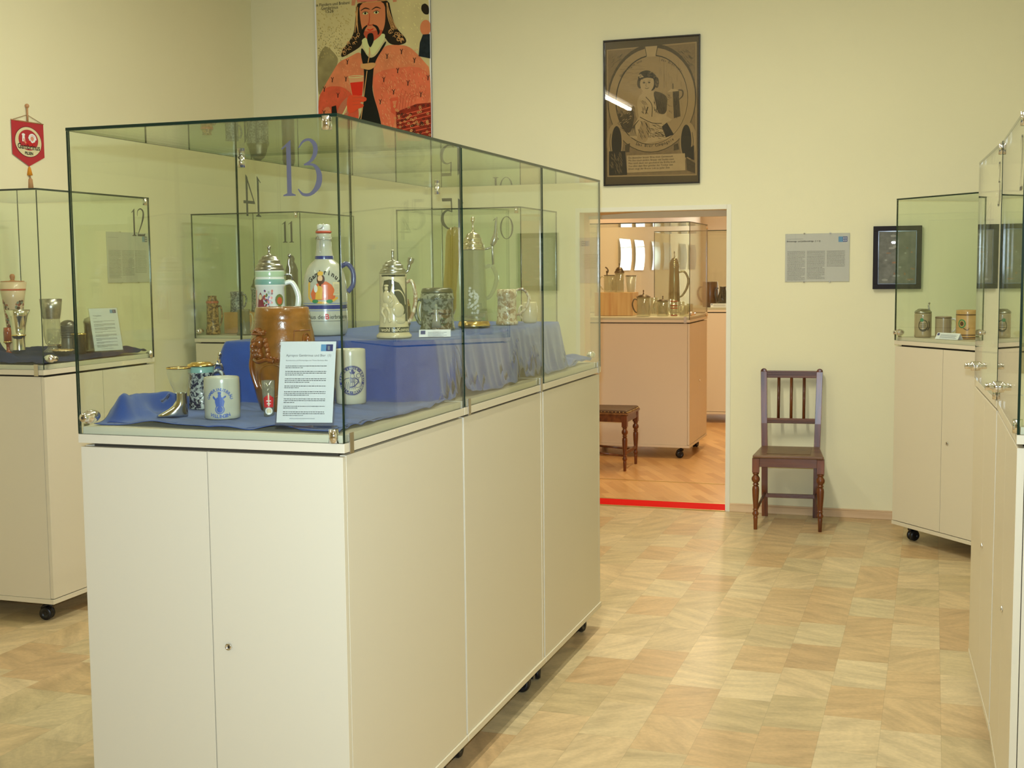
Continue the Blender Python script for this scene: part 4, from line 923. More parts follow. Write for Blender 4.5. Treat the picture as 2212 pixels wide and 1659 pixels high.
blob2(-0.022, 0.148, 0.006, 0.008, 0.007); blob2(-0.022, 0.157, 0.008, 0.004, 0.007); blob2(-0.022, 0.122, 0.013, 0.022, 0.007); blob2(-0.008, 0.110, 0.012, 0.020, 0.005); blob2(-0.026, 0.096, 0.012, 0.012, 0.006)
add_tube(bm, smoothpts([rel2(-0.030, 0.092, 0.003), rel2(-0.034, 0.078, 0.006), rel2(-0.026, 0.062, 0.003), rel2(-0.028, 0.046, 0.003)], 4), 0.0045, 8)
add_tube(bm, smoothpts([rel2(-0.020, 0.092, 0.003), rel2(-0.012, 0.078, 0.006), rel2(-0.014, 0.060, 0.003), rel2(-0.010, 0.048, 0.003)], 4), 0.0045, 8)
add_tube(bm, smoothpts([rel2(-0.012, 0.130, 0.003), rel2(-0.002, 0.118, 0.006), rel2(-0.010, 0.106, 0.006)], 4), 0.0036, 8); add_tube(bm, [rel2(-0.010, 0.125, 0.004), rel2(-0.002, 0.162, 0.004)], 0.0018, 6)
blob2(0.014, 0.084, 0.019, 0.022, 0.004); blob2(0.020, 0.052, 0.016, 0.010, 0.003)
obj('seated_figure_relief', bm, M_CREAMC, t)
handle_obj(t, 0.042, 0.045, 0.165, 0.024, 0.006, M_REL3)
pewter_lid(t, 0.040, 0.1925, 0.040, 0.032, ball=0.005); bm = new_bm(); add_tube(bm, smoothpts([(0.030, 0, 0.194), (0.044, 0, 0.200), (0.050, 0, 0.222), (0.056, 0, 0.240)], 4), [0.004] * 6 + [0.006] * 3 + [0.010] * 3 + [0.009], 10); obj('thumb_lift', bm, M_PEWTER, t)
l, ro = place(-1.648, 4.090)
t = thing('beer_stein', 'wide dark grey-green relief stein with a standing lady, middle of the step', 'beer stein', l, ro)
P = [(0.0001, 0), (0.058, 0), (0.060, 0.004), (0.058, 0.010), (0.056, 0.014), (0.054, 0.10), (0.057, 0.104), (0.058, 0.110), (0.056, 0.114), (0.055, 0.124), (0.051, 0.126), (0.0001, 0.126)]
lathe_obj('body', P, M_REL2, t); lathe_obj('lid', [(0.0001, 0.1265), (0.053, 0.1265), (0.054, 0.130), (0.050, 0.140), (0.046, 0.142), (0.0001, 0.144)], mat('dark_pewter', (0.16, 0.15, 0.12), 0.3, 1.0), t)
bm = new_bm(); rs2 = rprof(P[1:-1])
def tor(cx, zs):
    rings = []
    for (z, wx, o_) in zs:
        aa = cx / 0.055; r = rs2(z); ring = []
        for i in range(10):
            th = 2 * PI * i / 10; u = cx + wx * math.cos(th); a2 = u / 0.055; rr = r + o_ * (0.4 + math.sin(th) * 0.6)
            ring.append(bm.verts.new((rr * math.sin(a2), -rr * math.cos(a2), z)))
        rings.append(ring)
    for k in range(len(rings) - 1):
        for i in range(10):
            f = bm.faces.new((rings[k][i], rings[k][(i + 1) % 10], rings[k + 1][(i + 1) % 10], rings[k + 1][i])); f.smooth = True
    bm.faces.new(rings[-1]); bm.faces.new(rings[0][::-1])
tor(-0.004, [(0.012, 0.016, 0.006), (0.035, 0.013, 0.007), (0.055, 0.006, 0.006), (0.066, 0.008, 0.006), (0.075, 0.004, 0.005), (0.078, 0.005, 0.006), (0.086, 0.005, 0.006), (0.090, 0.002, 0.003)])
add_tube(bm, [(-0.009, -0.058, 0.068), (-0.028, -0.052, 0.060)], 0.003, 8); add_tube(bm, [(0.002, -0.059, 0.068), (0.020, -0.056, 0.060)], 0.003, 8)
obj('lady_relief', bm, mat('pale_green_grey', rgb(150, 152, 130), 0.2, coat=0.6), t)
handle_obj(t, 0.054, 0.02, 0.10, 0.02, 0.006, M_REL2, dirx=-1)
l, ro = place(-1.785, 4.10)
t = thing('miniature_barrel', 'small dark brown barrel between the cream stein and the wide dark stein', 'barrel', l, ro)
lathe_obj('body', [(0.0001, 0), (0.022, 0), (0.027, 0.03), (0.029, 0.055), (0.027, 0.08), (0.022, 0.105), (0.0001, 0.105)], mat('dark_brown_barrel', rgb(104, 66, 30), 0.35, var=0.3, vscale=60), t)
for z in (0.02, 0.085): lathe_obj('hoop', [(0.0262 if z == 0.02 else 0.0272, z - 0.003), (0.0275, z), (0.0275 if z == 0.02 else 0.0265, z + 0.003)], M_GOLD, t)
l, ro = place(-1.60, 4.33)
t = thing('glass_stein', 'tall faceted clear glass stein with pewter lid, highest piece on the step', 'glass stein', l, ro)
P = [(0.0001, 0.012), (0.050, 0.012), (0.052, 0.016), (0.050, 0.030), (0.0485, 0.05), (0.0455, 0.15), (0.0415, 0.27), (0.0385, 0.27), (0.042, 0.15), (0.0445, 0.055), (0.040, 0.034), (0.0001, 0.030)]
bm = new_bm(); add_lathe(bm, P, 14, cap=False, smooth=False); obj('glass_body', bm, M_CLEARD, t)
lathe_obj('foot_ring', [(0.0001, 0), (0.056, 0), (0.058, 0.006), (0.056, 0.012), (0.053, 0.020), (0.050, 0.022)], M_GOLD, t)
handle_obj(t, 0.045, 0.10, 0.21, 0.036, 0.0075, M_CLEARD)
pewter_lid(t, 0.041, 0.271, 0.062, 0.055, ball=0.008, m=mat('gilt_pewter', (0.62, 0.54, 0.38), 0.2, 1.0))
bm = new_bm(); add_tube(bm, [(0.03, 0, 0.272), (0.06, 0, 0.278), (0.068, 0, 0.285), (0.070, 0, 0.22)], 0.004, 8); add_tube(bm, smoothpts([(0.066, 0, 0.285), (0.076, 0, 0.31), (0.080, 0, 0.34), (0.082, 0, 0.385)], 4), [0.006, 0.008, 0.010, 0.011, 0.011, 0.010, 0.008, 0.007, 0.006, 0.005, 0.004, 0.003, 0.0015][:13], 10); obj('thumb_lift', bm, M_PEWTER, t)
a = Art()
for k in range(40):
    a.poly(ell(random.gauss(0.0, 0.010), 0.09 + random.gauss(0, 0.030), 0.005, 0.0045, 8), mat('etched_white', rgb(205, 203, 190), 0.6), 0)
a.wrap('etched_decor', lambda z: 0.0475 - (z - 0.05) * 0.03, t)
l, ro = place(-1.77, 4.50)
t = thing('boot_glass', 'tall amber glass boot standing behind the clear glass stein', 'glass', l, ro)
bm = new_bm(); loft(bm, [(0.030, 0.360, 0.001, 0.001, 0), (0.030, 0.357, 0.018, 0.018, 0), (0.029, 0.345, 0.028, 0.028, 0), (0.027, 0.32, 0.031, 0.031, 0), (0.018, 0.22, 0.027, 0.027, 0.0), (0.008, 0.12, 0.025, 0.025, 0), (0.004, 0.06, 0.028, 0.027, 0.1), (-0.01, 0.03, 0.036, 0.028, 0.3), (-0.035, 0.018, 0.026, 0.024, 0.9), (-0.06, 0.012, 0.012, 0.016, 1.4), (-0.068, 0.010, 0.001, 0.001, 1.5)])
obj('glass_body', bm, M_AMBER, t)
l, ro = place(-1.72, 4.24)
t = thing('beer_mug', 'small pale glazed mug half hidden behind the glass joint', 'beer mug', l, ro)
lathe_obj('body', mug_prof(0.032, 0.105, 0.004, belly=0.003), mat('pale_grey_glaze', rgb(178, 184, 160), 0.15, coat=0.8, bump=0.8, bscale=120), t); handle_obj(t, 0.033, 0.02, 0.085, 0.018, 0.005, M_GREYST, dirx=-1)
l, ro = place(-1.55, 4.56)
t = thing('beer_stein', 'pale cream relief stein with a ring handle, far end of the step', 'beer stein', l, ro)
lathe_obj('body', [(0.0001, 0), (0.040, 0), (0.042, 0.004), (0.040, 0.012), (0.037, 0.02), (0.034, 0.10), (0.037, 0.104), (0.036, 0.128), (0.033, 0.130), (0.0001, 0.130)], M_REL3, t)
handle_obj(t, 0.036, 0.035, 0.125, 0.045, 0.0055, M_REL3)
l, ro = place(-1.515, 4.74)
t = thing('beer_mug', 'small plain cream mug beside the pale relief stein', 'beer mug', l, ro)
lathe_obj('body', mug_prof(0.026, 0.078, 0.003, belly=0.003), M_CREAMC, t); handle_obj(t, 0.027, 0.015, 0.06, 0.015, 0.004, M_CREAMC, dirx=-1)
# small tent card on the step
def tent(label, x, y, z, rot, wd=0.10, dp=0.03, ht=0.035):
    t = thing('tent_card', label, 'card', (x, y, z), rot)
    th = math.atan2(ht, dp); ln = math.hypot(ht, dp)
    bm = new_bm(); 
    V = [bm.verts.new(p) for p in ((-wd / 2, -dp, 0), (wd / 2, -dp, 0), (wd / 2, 0, ht), (-wd / 2, 0, ht), (wd / 2, dp, 0), (-wd / 2, dp, 0))]
    bm.faces.new(V[:4]); bm.faces.new((V[3], V[2], V[4], V[5]))
    o = obj('folded_card', bm, M_PAPER, t, fixn=False); s = o.modifiers.new('thickness', 'SOLIDIFY'); s.thickness = 0.0006
    a = Art(); a.rect(-wd / 2 + 0.005, -wd / 2 + 0.020, ln - 0.018, ln - 0.004, M_NAVY, 1)
    for k in range(5):
        yy = ln - 0.012 - 0.0055 * k
        a.rect(-wd / 2 + 0.028, wd / 2 - 0.012 - 0.01 * (k % 2), yy, yy + 0.0016, M_INKL, 1)
    a.flat('print', Matrix.Translation((0, -dp, 0)) @ Matrix.Rotation(th, 4, 'X') @ Matrix.Translation((0, 0, 0.0006)), t)
    return t
tent('small white tent card in front of the wide dark stein', -1.50, 3.70, ZS, R(20), 0.10, 0.016, 0.022)

for o_ in list(bpy.data.objects):      # the pieces on the blue step are a touch larger than catalogue size
    if o_.parent is None and o_.type == 'EMPTY' and abs(o_.location.z - ZS) < 1e-5 and o_.name.split('.')[0] != 'tent_card': o_.scale = (SCALE_UP,) * 3
# ------------------------------------------------------------------ pieces in showcase 12
Z12 = 1.200
def in12(name, label, cat, x, y, z=Z12): return thing(name, label, cat, (x, y, z), face(x, y))
t = in12('beaker', 'tall cream beaker painted with fox-coloured figures, tallest in showcase 12', 'beaker', -4.39, 5.20)
P = [(0.0001, 0), (0.036, 0), (0.037, 0.01), (0.032, 0.03), (0.036, 0.10), (0.053, 0.26), (0.067, 0.345), (0.063, 0.345), (0.048, 0.24), (0.028, 0.06), (0.0001, 0.05)]
lathe_obj('body', P, mat('parchment_glaze', rgb(218, 190, 150), 0.3, coat=0.4, var=0.08, vscale=12), t); rk = rprof(P[1:7])
lathe_obj('orange_line', [(rk(0.305) + 0.0006, 0.303), (rk(0.307) + 0.0008, 0.307), (rk(0.31) + 0.0006, 0.311)], mo, t)
a = Art(); rnd = random.Random(11)
for k in range(110):
    z = 0.12 + 0.13 * rnd.random() ** 1.4; u = rnd.uniform(-0.052, 0.052); 
    if z > 0.20 and abs(u) < 0.012: continue
    a.poly(ell(u, z, rnd.uniform(0.003, 0.010), rnd.uniform(0.004, 0.010), 9), rnd.choice([mat('fox_brown', rgb(170, 96, 62), 0.4), mat('slate_green', rgb(120, 130, 112), 0.4), mat('rust', rgb(150, 74, 56), 0.4), mbr]), 0)
a.wrap('painted_figures', rk, t, off=0.001)
lathe_obj('lid', [(0.0001, 0.346), (0.058, 0.346), (0.056, 0.350), (0.015, 0.352), (0.009, 0.356), (0.012, 0.366), (0.013, 0.375), (0.009, 0.384), (0.0001, 0.386)], mat('painted_knob', rgb(180, 120, 70), 0.4, var=0.3, vscale=60), t)
t = in12('beaker', 'slender silver beaker with flared rim and waist ring, left of the case corner', 'beaker', -4.14, 4.93, 1.215)
lathe_obj('body', [(0.0001, 0), (0.026, 0), (0.025, 0.01), (0.0235, 0.06), (0.0255, 0.075), (0.028, 0.078), (0.0255, 0.081), (0.029, 0.12), (0.038, 0.17), (0.049, 0.20), (0.047, 0.20), (0.033, 0.165), (0.022, 0.085), (0.0001, 0.08)], M_SILVER, t)
lathe_obj('waist_ring', [(0.0272, 0.0745), (0.0300, 0.078), (0.0272, 0.0815)], M_GOLD, t)
t.scale = (1.15, 1.15, 1.0)
t = in12('goblet', 'clear cut-glass goblet with broad pewter rim beside the case corner', 'goblet', -4.10, 5.12)
lathe_obj('glass_body', [(0.0001, 0), (0.040, 0), (0.042, 0.006), (0.024, 0.020), (0.020, 0.030), (0.032, 0.045), (0.040, 0.080), (0.042, 0.13), (0.038, 0.16), (0.040, 0.168)], M_CLEARD, t)
lathe_obj('pewter_rim', [(0.0402, 0.165), (0.048, 0.215), (0.053, 0.262), (0.0515, 0.262), (0.039, 0.167)], M_PEWTER, t)
t = in12('tumbler', 'low glass tumbler with golden base in showcase 12', 'glass', -4.235, 5.31, 1.190)
lathe_obj('glass_body', [(0.0001, 0.03), (0.034, 0.034), (0.038, 0.06), (0.040, 0.115), (0.039, 0.115), (0.036, 0.06), (0.0001, 0.04)], M_CLEAR, t); lathe_obj('gold_base', [(0.0001, 0), (0.030, 0), (0.032, 0.010), (0.028, 0.016), (0.037, 0.028), (0.0345, 0.036)], M_GOLD, t)
t = in12('tankard', 'dark banded tankard partly hidden by the front corner of showcase 13', 'tankard', -4.13, 5.28, 1.195)
lathe_obj('body', [(0.0001, 0), (0.040, 0), (0.042, 0.01), (0.036, 0.025), (0.034, 0.06), (0.036, 0.125), (0.038, 0.13), (0.0001, 0.132)], mat('grey_banded', rgb(110, 104, 88), 0.35, 0.4), t)
for z in (0.07, 0.082, 0.095, 0.108): lathe_obj('dark_band', [(0.0352, z - 0.002), (0.0368, z), (0.0356, z + 0.002)], M_BLKC, t)
lathe_obj('lid', [(0.038, 0.1325), (0.034, 0.145), (0.018, 0.155), (0.0001, 0.158)], mat('dark_pewter', (0.16, 0.15, 0.12), 0.3, 1.0), t)
t = in12('dish', 'embossed golden dish lying at the foot of the dark tankard', 'dish', -3.96, 5.02, 1.195)
lathe_obj('body', [(0.0001, 0.0), (0.030, 0.0), (0.048, 0.016), (0.052, 0.026), (0.050, 0.027), (0.045, 0.019), (0.030, 0.006), (0.0001, 0.005)], mat('embossed_gold', (0.80, 0.60, 0.30), 0.2, 1.0, bump=1.0, bscale=150), t)
t = in12('beaker', 'small gilt beaker in front of the pewter jar', 'beaker', -3.99, 5.18, 1.190)
lathe_obj('body', [(0.0001, 0), (0.028, 0), (0.0295, 0.004), (0.034, 0.096), (0.0355, 0.099), (0.033, 0.099), (0.0275, 0.01), (0.0001, 0.008)], mat('gilt_silver', (0.55, 0.46, 0.27), 0.2, 1.0), t)
lathe_obj('beaded_rim', [(0.0345, 0.094), (0.0365, 0.097), (0.0345, 0.1005)], M_GOLD, t)
t = in12('lidded_jar', 'pewter jar with round lid and ball knob in showcase 12', 'jar', -4.035, 5.37, 1.190)
lathe_obj('body', [(0.0001, 0), (0.064, 0), (0.066, 0.006), (0.056, 0.012), (0.0545, 0.02), (0.0545, 0.135), (0.0565, 0.140), (0.0565, 0.146)], M_PEWTER, t)
lathe_obj('lid', [(0.0575, 0.1465), (0.0585, 0.150), (0.055, 0.156), (0.052, 0.166), (0.034, 0.174), (0.012, 0.177), (0.005, 0.180), (0.005, 0.188), (0.011, 0.194), (0.012, 0.200), (0.009, 0.207), (0.0001, 0.210)], M_PEWTER, t)
t = in12('cup', 'small red and gold cup behind the silver beaker', 'cup', -4.29, 5.03, 1.200)
lathe_obj('body', [(0.0001, 0), (0.020, 0), (0.008, 0.01), (0.008, 0.04), (0.018, 0.055), (0.019, 0.10), (0.017, 0.125), (0.0001, 0.126)], mat('ruby_glass', rgb(150, 60, 24), 0.2, coat=0.7), t); lathe_obj('gold_ring', [(0.019, 0.050), (0.021, 0.054), (0.019, 0.058)], M_GOLD, t)

# ------------------------------------------------------------------ showcase 11
t = thing('beer_stein', 'tall brown relief stein with orange band at the left of showcase 11', 'beer stein', (-4.490, 7.20, 1.179), face(-4.490, 7.20))
lathe_obj('body', [(0.0001, 0), (0.046, 0), (0.048, 0.01), (0.046, 0.04), (0.042, 0.045), (0.040, 0.06), (0.038, 0.20), (0.040, 0.204), (0.040, 0.216), (0.034, 0.222)], M_REL4, t)
lathe_obj('orange_band', [(0.0405, 0.204), (0.0415, 0.210), (0.0405, 0.218)], mo, t); lathe_obj('neck', [(0.0345, 0.2225), (0.028, 0.235), (0.030, 0.252), (0.0001, 0.254)], M_REL4, t); handle_obj(t, 0.040, 0.05, 0.18, 0.02, 0.006, M_REL4)
t = thing('wooden_box', 'light wooden plinth box inside showcase 11', 'box', (-4.32, 7.41, 1.179), 0); bm = new_bm(); add_box(bm, -0.16, 0.20, -0.09, 0.12, 0, 0.14); obj('box_body', bm, M_PINE, t, bevel=0.002)
ob = t
t = thing('beer_stein', 'blue-grey stein standing on the wooden box in showcase 11', 'beer stein', (-4.425, 7.40, 1.3195), face(-4.425, 7.40))
lathe_obj('body', [(0.0001, 0), (0.046, 0), (0.047, 0.004), (0.044, 0.012), (0.042, 0.12), (0.044, 0.125), (0.044, 0.135), (0.0001, 0.137)], M_REL5, t); handle_obj(t, 0.042, 0.03, 0.11, 0.02, 0.006, M_REL5)
t = thing('beer_stein', 'very wide banded grey stein on the wooden box in showcase 11', 'beer stein', (-4.25, 7.43, 1.3195), face(-4.235, 7.39))
lathe_obj('body', [(0.0001, 0), (0.074, 0), (0.076, 0.006), (0.072, 0.02), (0.070, 0.14), (0.074, 0.146), (0.074, 0.16), (0.0001, 0.162)], M_REL5, t)
lathe_obj('lid', [(0.075, 0.1625), (0.060, 0.19), (0.058, 0.21), (0.040, 0.25), (0.012, 0.27), (0.0001, 0.272)], mat('dark_pewter', (0.16, 0.15, 0.12), 0.3, 1.0), t)
t = thing('beer_stein', 'slim green-brown stein in front of the wooden box in showcase 11', 'beer stein', (-4.235, 7.160, 1.179), face(-4.235, 7.160))
lathe_obj('body', [(0.0001, 0), (0.048, 0), (0.048, 0.012), (0.040, 0.02), (0.038, 0.15), (0.042, 0.156), (0.040, 0.164), (0.0001, 0.166)], mat('olive_glaze', rgb(120, 112, 66), 0.25, coat=0.6, var=0.2, vscale=50), t); handle_obj(t, 0.038, 0.03, 0.13, 0.018, 0.005, M_CREAMC)
t = thing('beer_stein', 'dark tall stein with lidded top, highest in showcase 11', 'beer stein', (-4.030, 7.44, 1.1795), face(-4.035, 7.44))
lathe_obj('body', [(0.0001, 0), (0.045, 0), (0.046, 0.01), (0.042, 0.04), (0.040, 0.40), (0.043, 0.41), (0.030, 0.45), (0.018, 0.47), (0.022, 0.49), (0.012, 0.51), (0.0001, 0.512)], mat('dark_tower_stein', rgb(84, 70, 54), 0.3, coat=0.5, var=0.3, vscale=50), t)

# ------------------------------------------------------------------ showcase 4 (diagonal)
def in4(name, label, cat, u, v, z=1.179):   # u along front from left corner, v depth
    x = EX + ux * u + nx * v; y = EY + uy * u + ny * v
    return thing(name, label, cat, (x, y, z), face(x, y))
t = in4('beer_stein', 'grey stein with dark coat of arms and pewter lid, leftmost in the diagonal showcase', 'beer stein', 0.12, 0.10)
P = mug_prof(0.047, 0.135, 0.005); lathe_obj('body', P, mat('dun_stoneware', rgb(170, 152, 118), 0.25, coat=0.6, var=0.08, vscale=30), t)
a = Art(); a.poly(ring2(0.002, 0.066, 0.027, 0.034, 0.022, 0.029), mat('arms_grey', rgb(70, 66, 50), 0.5), 0); a.poly(ell(-0.006, 0.098, 0.010, 0.010), M_GREEN, 1); a.poly(strk([(-0.02, 0.05), (0, 0.040), (0.02, 0.05)], 0.006), mat('arms_grey', rgb(70, 66, 50), 0.5), 1); a.poly(strk([(0.026, 0.04), (0.038, 0.06), (0.034, 0.09)], 0.006), mat('arms_grey', rgb(70, 66, 50), 0.5), 0)
for k in range(3): a.poly(strk([(-0.016, 0.076 - 0.009 * k), (0.018, 0.076 - 0.009 * k)], 0.0025), mat('arms_grey', rgb(70, 66, 50), 0.5), 0)
a.wrap('coat_of_arms', lambda z: 0.0475, t)
lathe_obj('lid', [(0.0001, 0.136), (0.047, 0.136), (0.048, 0.139), (0.044, 0.146), (0.032, 0.154), (0.028, 0.158), (0.0001, 0.160)], M_PEWTER, t); thumb_lift(t, 0.030, 0.150, 0.040); handle_obj(t, 0.046, 0.03, 0.11, 0.025, 0.006, M_GREYST, dirx=0.5)
t = in4('beer_mug', 'plain grey-brown mug without lid, between stein and blue-figured mug in the diagonal showcase', 'beer mug', 0.218, 0.16)
lathe_obj('body', mug_prof(0.044, 0.118, 0.005), mat('taupe_stoneware', rgb(164, 146, 116), 0.2, coat=0.7), t); lathe_obj('rim_line', [(0.0445, 0.108), (0.0452, 0.110), (0.0445, 0.113)], mbr, t); handle_obj(t, 0.043, 0.03, 0.10, 0.03, 0.006, M_WHITEC)
t = in4('beer_mug', 'slim blue-grey mug with blue figure and pewter thumb lift in the diagonal showcase', 'beer mug', 0.310, 0.275)
lathe_obj('body', mug_prof(0.036, 0.118, 0.005), mat('blue_grey_stone', rgb(148, 148, 140), 0.2, coat=0.7), t); a = Art(); a.poly(ell(-0.004, 0.055, 0.013, 0.030, 12), mat('faded_blue', rgb(104, 112, 150), 0.4), 0); a.wrap('blue_figure', lambda z: 0.0365, t); thumb_lift(t, -0.012, 0.118, 0.030); handle_obj(t, 0.035, 0.03, 0.10, 0.02, 0.005, M_WHITEC, dirx=-1)
t = in4('beer_mug', 'large orange-brown tankard with green wreath crest, right end of the diagonal showcase', 'beer mug', 0.395, 0.17)
lathe_obj('body', mug_prof(0.060, 0.158, 0.006), mat('tan_stoneware', rgb(200, 156, 96), 0.3, coat=0.5, var=0.1, vscale=20), t)
for z in (0.006, 0.020, 0.130): lathe_obj('brown_line', [(0.0603, z), (0.0612, z + 0.003), (0.0603, z + 0.006)], mbr, t)
a = Art(); a.poly(ring2(-0.030, 0.085, 0.022, 0.024, 0.015, 0.017), M_GREEN, 0); a.poly(ell(-0.030, 0.085, 0.010, 0.012), mbr, 0); a.poly(strk([(-0.02, 0.06), (0.0, 0.05), (0.01, 0.06)], 0.004), mbr, 0); a.wrap('wreath_crest', lambda z: 0.0607, t); handle_obj(t, 0.059, 0.03, 0.13, 0.03, 0.007, M_CREAMC)
x, y = EX + ux * 0.375 + nx * 0.062, EY + uy * 0.375 + ny * 0.062
tent('wide tent card lying before the mugs in the diagonal showcase', x, y, 1.179, -E4 + R(8), 0.155, 0.022, 0.034)

# ------------------------------------------------------------------ first showcase through the doorway
bm = new_bm(); add_box(bm, -0.165, 0.165, -0.12, 0.12, 0, 0.20); o = obj('wooden_box', bm, M_PINEB, None, bevel=0.002); o.location = (-2.605, 10.62, 1.179); tag(o, 'pine plinth box on the left inside the showcase beyond the doorway', 'box')
def g2(name, label, cat, x, y, z, prof, m, lid=None, handle=None, group=None):
    t = thing(name, label, cat, (x, y, z), face(x, y), group); lathe_obj('glass_body', prof, m, t, 28)
    if lid: pewter_lid(t, *lid, m=mat('dark_bronze', (0.10, 0.07, 0.04), 0.35, 1.0))
    if handle: handle_obj(t, handle[0], handle[1], handle[2], handle[3], 0.006, handle[4] if len(handle) > 4 else m, dirx=-1)
    return t
def tum(r, h, fl=0.0): return [(0.0001, 0), (r - fl, 0), (r - fl, 0.01), (r, h), (r - 0.003, h), (r - fl - 0.004, 0.014), (0.0001, 0.012)]
g2('glass_stein', 'slim glass stein with tall bronze lid on top of the pine box', 'glass stein', -2.565, 10.56, 1.3795, tum(0.040, 0.165), M_CLEARD, (0.042, 0.1655, 0.05, 0.035), (0.04, 0.03, 0.13, 0.03))
t = g2('glass_jug', 'squat glass jug with dark rim, left on top of the pine box', 'jug', -2.670, 10.665, 1.3795, tum(0.058, 0.145), M_CLEARD, None, (0.058, 0.02, 0.13, 0.04)); lathe_obj('dark_rim', [(0.058, 0.143), (0.061, 0.146), (0.058, 0.149)], M_BLKC, t)
bm = new_bm(); add_tube(bm, smoothpts([(-0.03, 0, 0.147), (-0.03, 0, 0.17), (-0.02, 0, 0.185), (-0.03, 0, 0.205), (-0.045, 0, 0.218)], 4), 0.006, 8); add_ball(bm, (-0.028, 0, 0.176), 0.012); obj('figure_lift', bm, mat('dark_bronze', (0.10, 0.07, 0.04), 0.35, 1.0), t)
t = g2('beaker', 'flared engraved glass beaker, right on top of the pine box', 'beaker', -2.480, 10.63, 1.3795, tum(0.046, 0.14, 0.012), glass_mat('engraved_glass', (0.80, 0.80, 0.72), 0.08, body=0.3, bodycol=(0.85, 0.8, 0.68))); lathe_obj('dark_rim', [(0.046, 0.137), (0.0485, 0.140), (0.046, 0.143)], M_BLKC, t)
g2('glass_stein', 'stout glass stein with bronze lid at the foot of the pine box', 'glass stein', -2.325, 10.43, 1.179, tum(0.058, 0.16), M_CLEARD, (0.058, 0.1605, 0.022, 0.04), (0.058, 0.03, 0.14, 0.035, mat('dark_bronze', (0.10, 0.07, 0.04), 0.35, 1.0)))
g2('glass_stein', 'fluted glass mug beside the stout lidded stein', 'glass mug', -2.300, 10.70, 1.179, tum(0.045, 0.15), M_CLEARD, None, (0.045, 0.03, 0.12, 0.03))
t = g2('glass_stein', 'glass mug with pewter-mounted lid and cut dots', 'glass mug', -2.178, 10.52, 1.179, tum(0.050, 0.125), M_CLEARD, (0.050, 0.1255, 0.015, 0.03), (0.05, 0.03, 0.11, 0.03))
t = g2('beaker', 'glass beaker with red rim and red bands in the showcase beyond the doorway', 'beaker', -2.072, 10.47, 1.179, tum(0.031, 0.130, 0.004), M_CLEARD)
mrb = mat('red_flashed', rgb(150, 52, 28), 0.2, coat=0.7)
for z in (0.004, 0.064, 0.085, 0.122): lathe_obj('red_band', [(0.0285 + z * 0.02, z), (0.0300 + z * 0.028, z + 0.003), (0.0285 + z * 0.02, z + 0.008)], mrb, t, 24)
for i, (x, y, r, h, lb) in enumerate([(-2.00, 10.50, 0.032, 0.085, 'low cut-glass tumbler right of the red-banded beaker'), (-1.965, 10.62, 0.028, 0.10, 'small glass mug nearest the corner of the showcase beyond the doorway'), (-2.06, 10.72, 0.032, 0.115, 'clear glass mug behind the low cut-glass tumbler'), (-2.17, 10.78, 0.035, 0.135, 'clear glass mug behind the red-banded beaker')]):
    g2('glass_tumbler', lb, 'glass', x, y, 1.179, tum(r, h), M_CLEARD, None, (r, 0.02, h * 0.8, 0.02) if i else None)
t = thing('tall_tankard', 'very tall dark pewter tankard in showcase 8', 'tankard', (-2.58, 13.05, 1.179), face(-2.58, 13.05))
lathe_obj('body', [(0.0001, 0), (0.085, 0), (0.08, 0.02), (0.062, 0.05), (0.05, 0.40), (0.055, 0.42), (0.045, 0.44)], mat('old_pewter', (0.22, 0.19, 0.13), 0.25, 1.0), t); pewter_lid(t, 0.052, 0.4405, 0.07, 0.07, m=mat('old_pewter', (0.22, 0.19, 0.13), 0.25, 1.0)); handle_obj(t, 0.055, 0.10, 0.36, 0.09, 0.012, mat('old_pewter', (0.22, 0.19, 0.13), 0.25, 1.0), dirx=1)
t = thing('tankard', 'dark brown stoneware tankard at the right side of showcase 8', 'tankard', (-2.195, 13.0, 1.179), face(-2.195, 13.0))
lathe_obj('body', mug_prof(0.075, 0.26, 0.006, belly=0.01), mat('dark_tankard', rgb(84, 52, 30), 0.3, coat=0.6), t); handle_obj(t, 0.075, 0.05, 0.2, 0.05, 0.01, mat('dark_tankard', rgb(84, 52, 30), 0.3, coat=0.6), dirx=-1)
t = thing('tankard', 'black rounded jug at the right edge of showcase 8', 'jug', (-2.05, 12.92, 1.179), face(-2.05, 12.92))
lathe_obj('body', [(0.0001, 0), (0.04, 0), (0.055, 0.05), (0.055, 0.1), (0.035, 0.16), (0.03, 0.2), (0.036, 0.21), (0.0001, 0.2)], M_BLKC, t); handle_obj(t, 0.05, 0.06, 0.19, 0.03, 0.008, M_BLKC, dirx=-1)
tent('white tent card at the front edge of showcase 8', -2.07, 12.80, 1.179, R(6), 0.17, 0.02, 0.04)

# ------------------------------------------------------------------ curved text panels in the other room
for i, (y0, y1, lb) in enumerate(((15.86, 16.48, 'nearest to the doorway'), (16.72, 17.28, 'second from the doorway'), (17.82, 18.36, 'third from the doorway'), (18.62, 19.16, 'fourth from the doorway'), (19.92, 20.44, 'fifth from the doorway'), (20.75, 21.3, 'farthest from the doorway'))):
    bm = new_bm(); n = 26; zc = 1.765; hh = 0.205 + 0.0
    rows = [[], []]
    for k in range(n + 1):
        v = -1 + 2 * k / n; z = zc + hh * v; x = -3.865 + 0.022 * (1 - v * v) + 0.012
        rows[0].append([bm.verts.new((x, y0, z)), bm.verts.new((x, y1, z))])
    for k in range(n):
        f = bm.faces.new((rows[0][k][0], rows[0][k][1], rows[0][k + 1][1], rows[0][k + 1][0]))
    bmesh.ops.solidify(bm, geom=bm.faces[:], thickness=0.003)
    o = obj('curved_panel', bm, mat('satin_white_acrylic', rgb(232, 234, 236), 0.2, coat=1.0), None); tag(o, 'curved white acrylic panel on the far room wall, ' + lb, 'wall panel', 'curved panels')

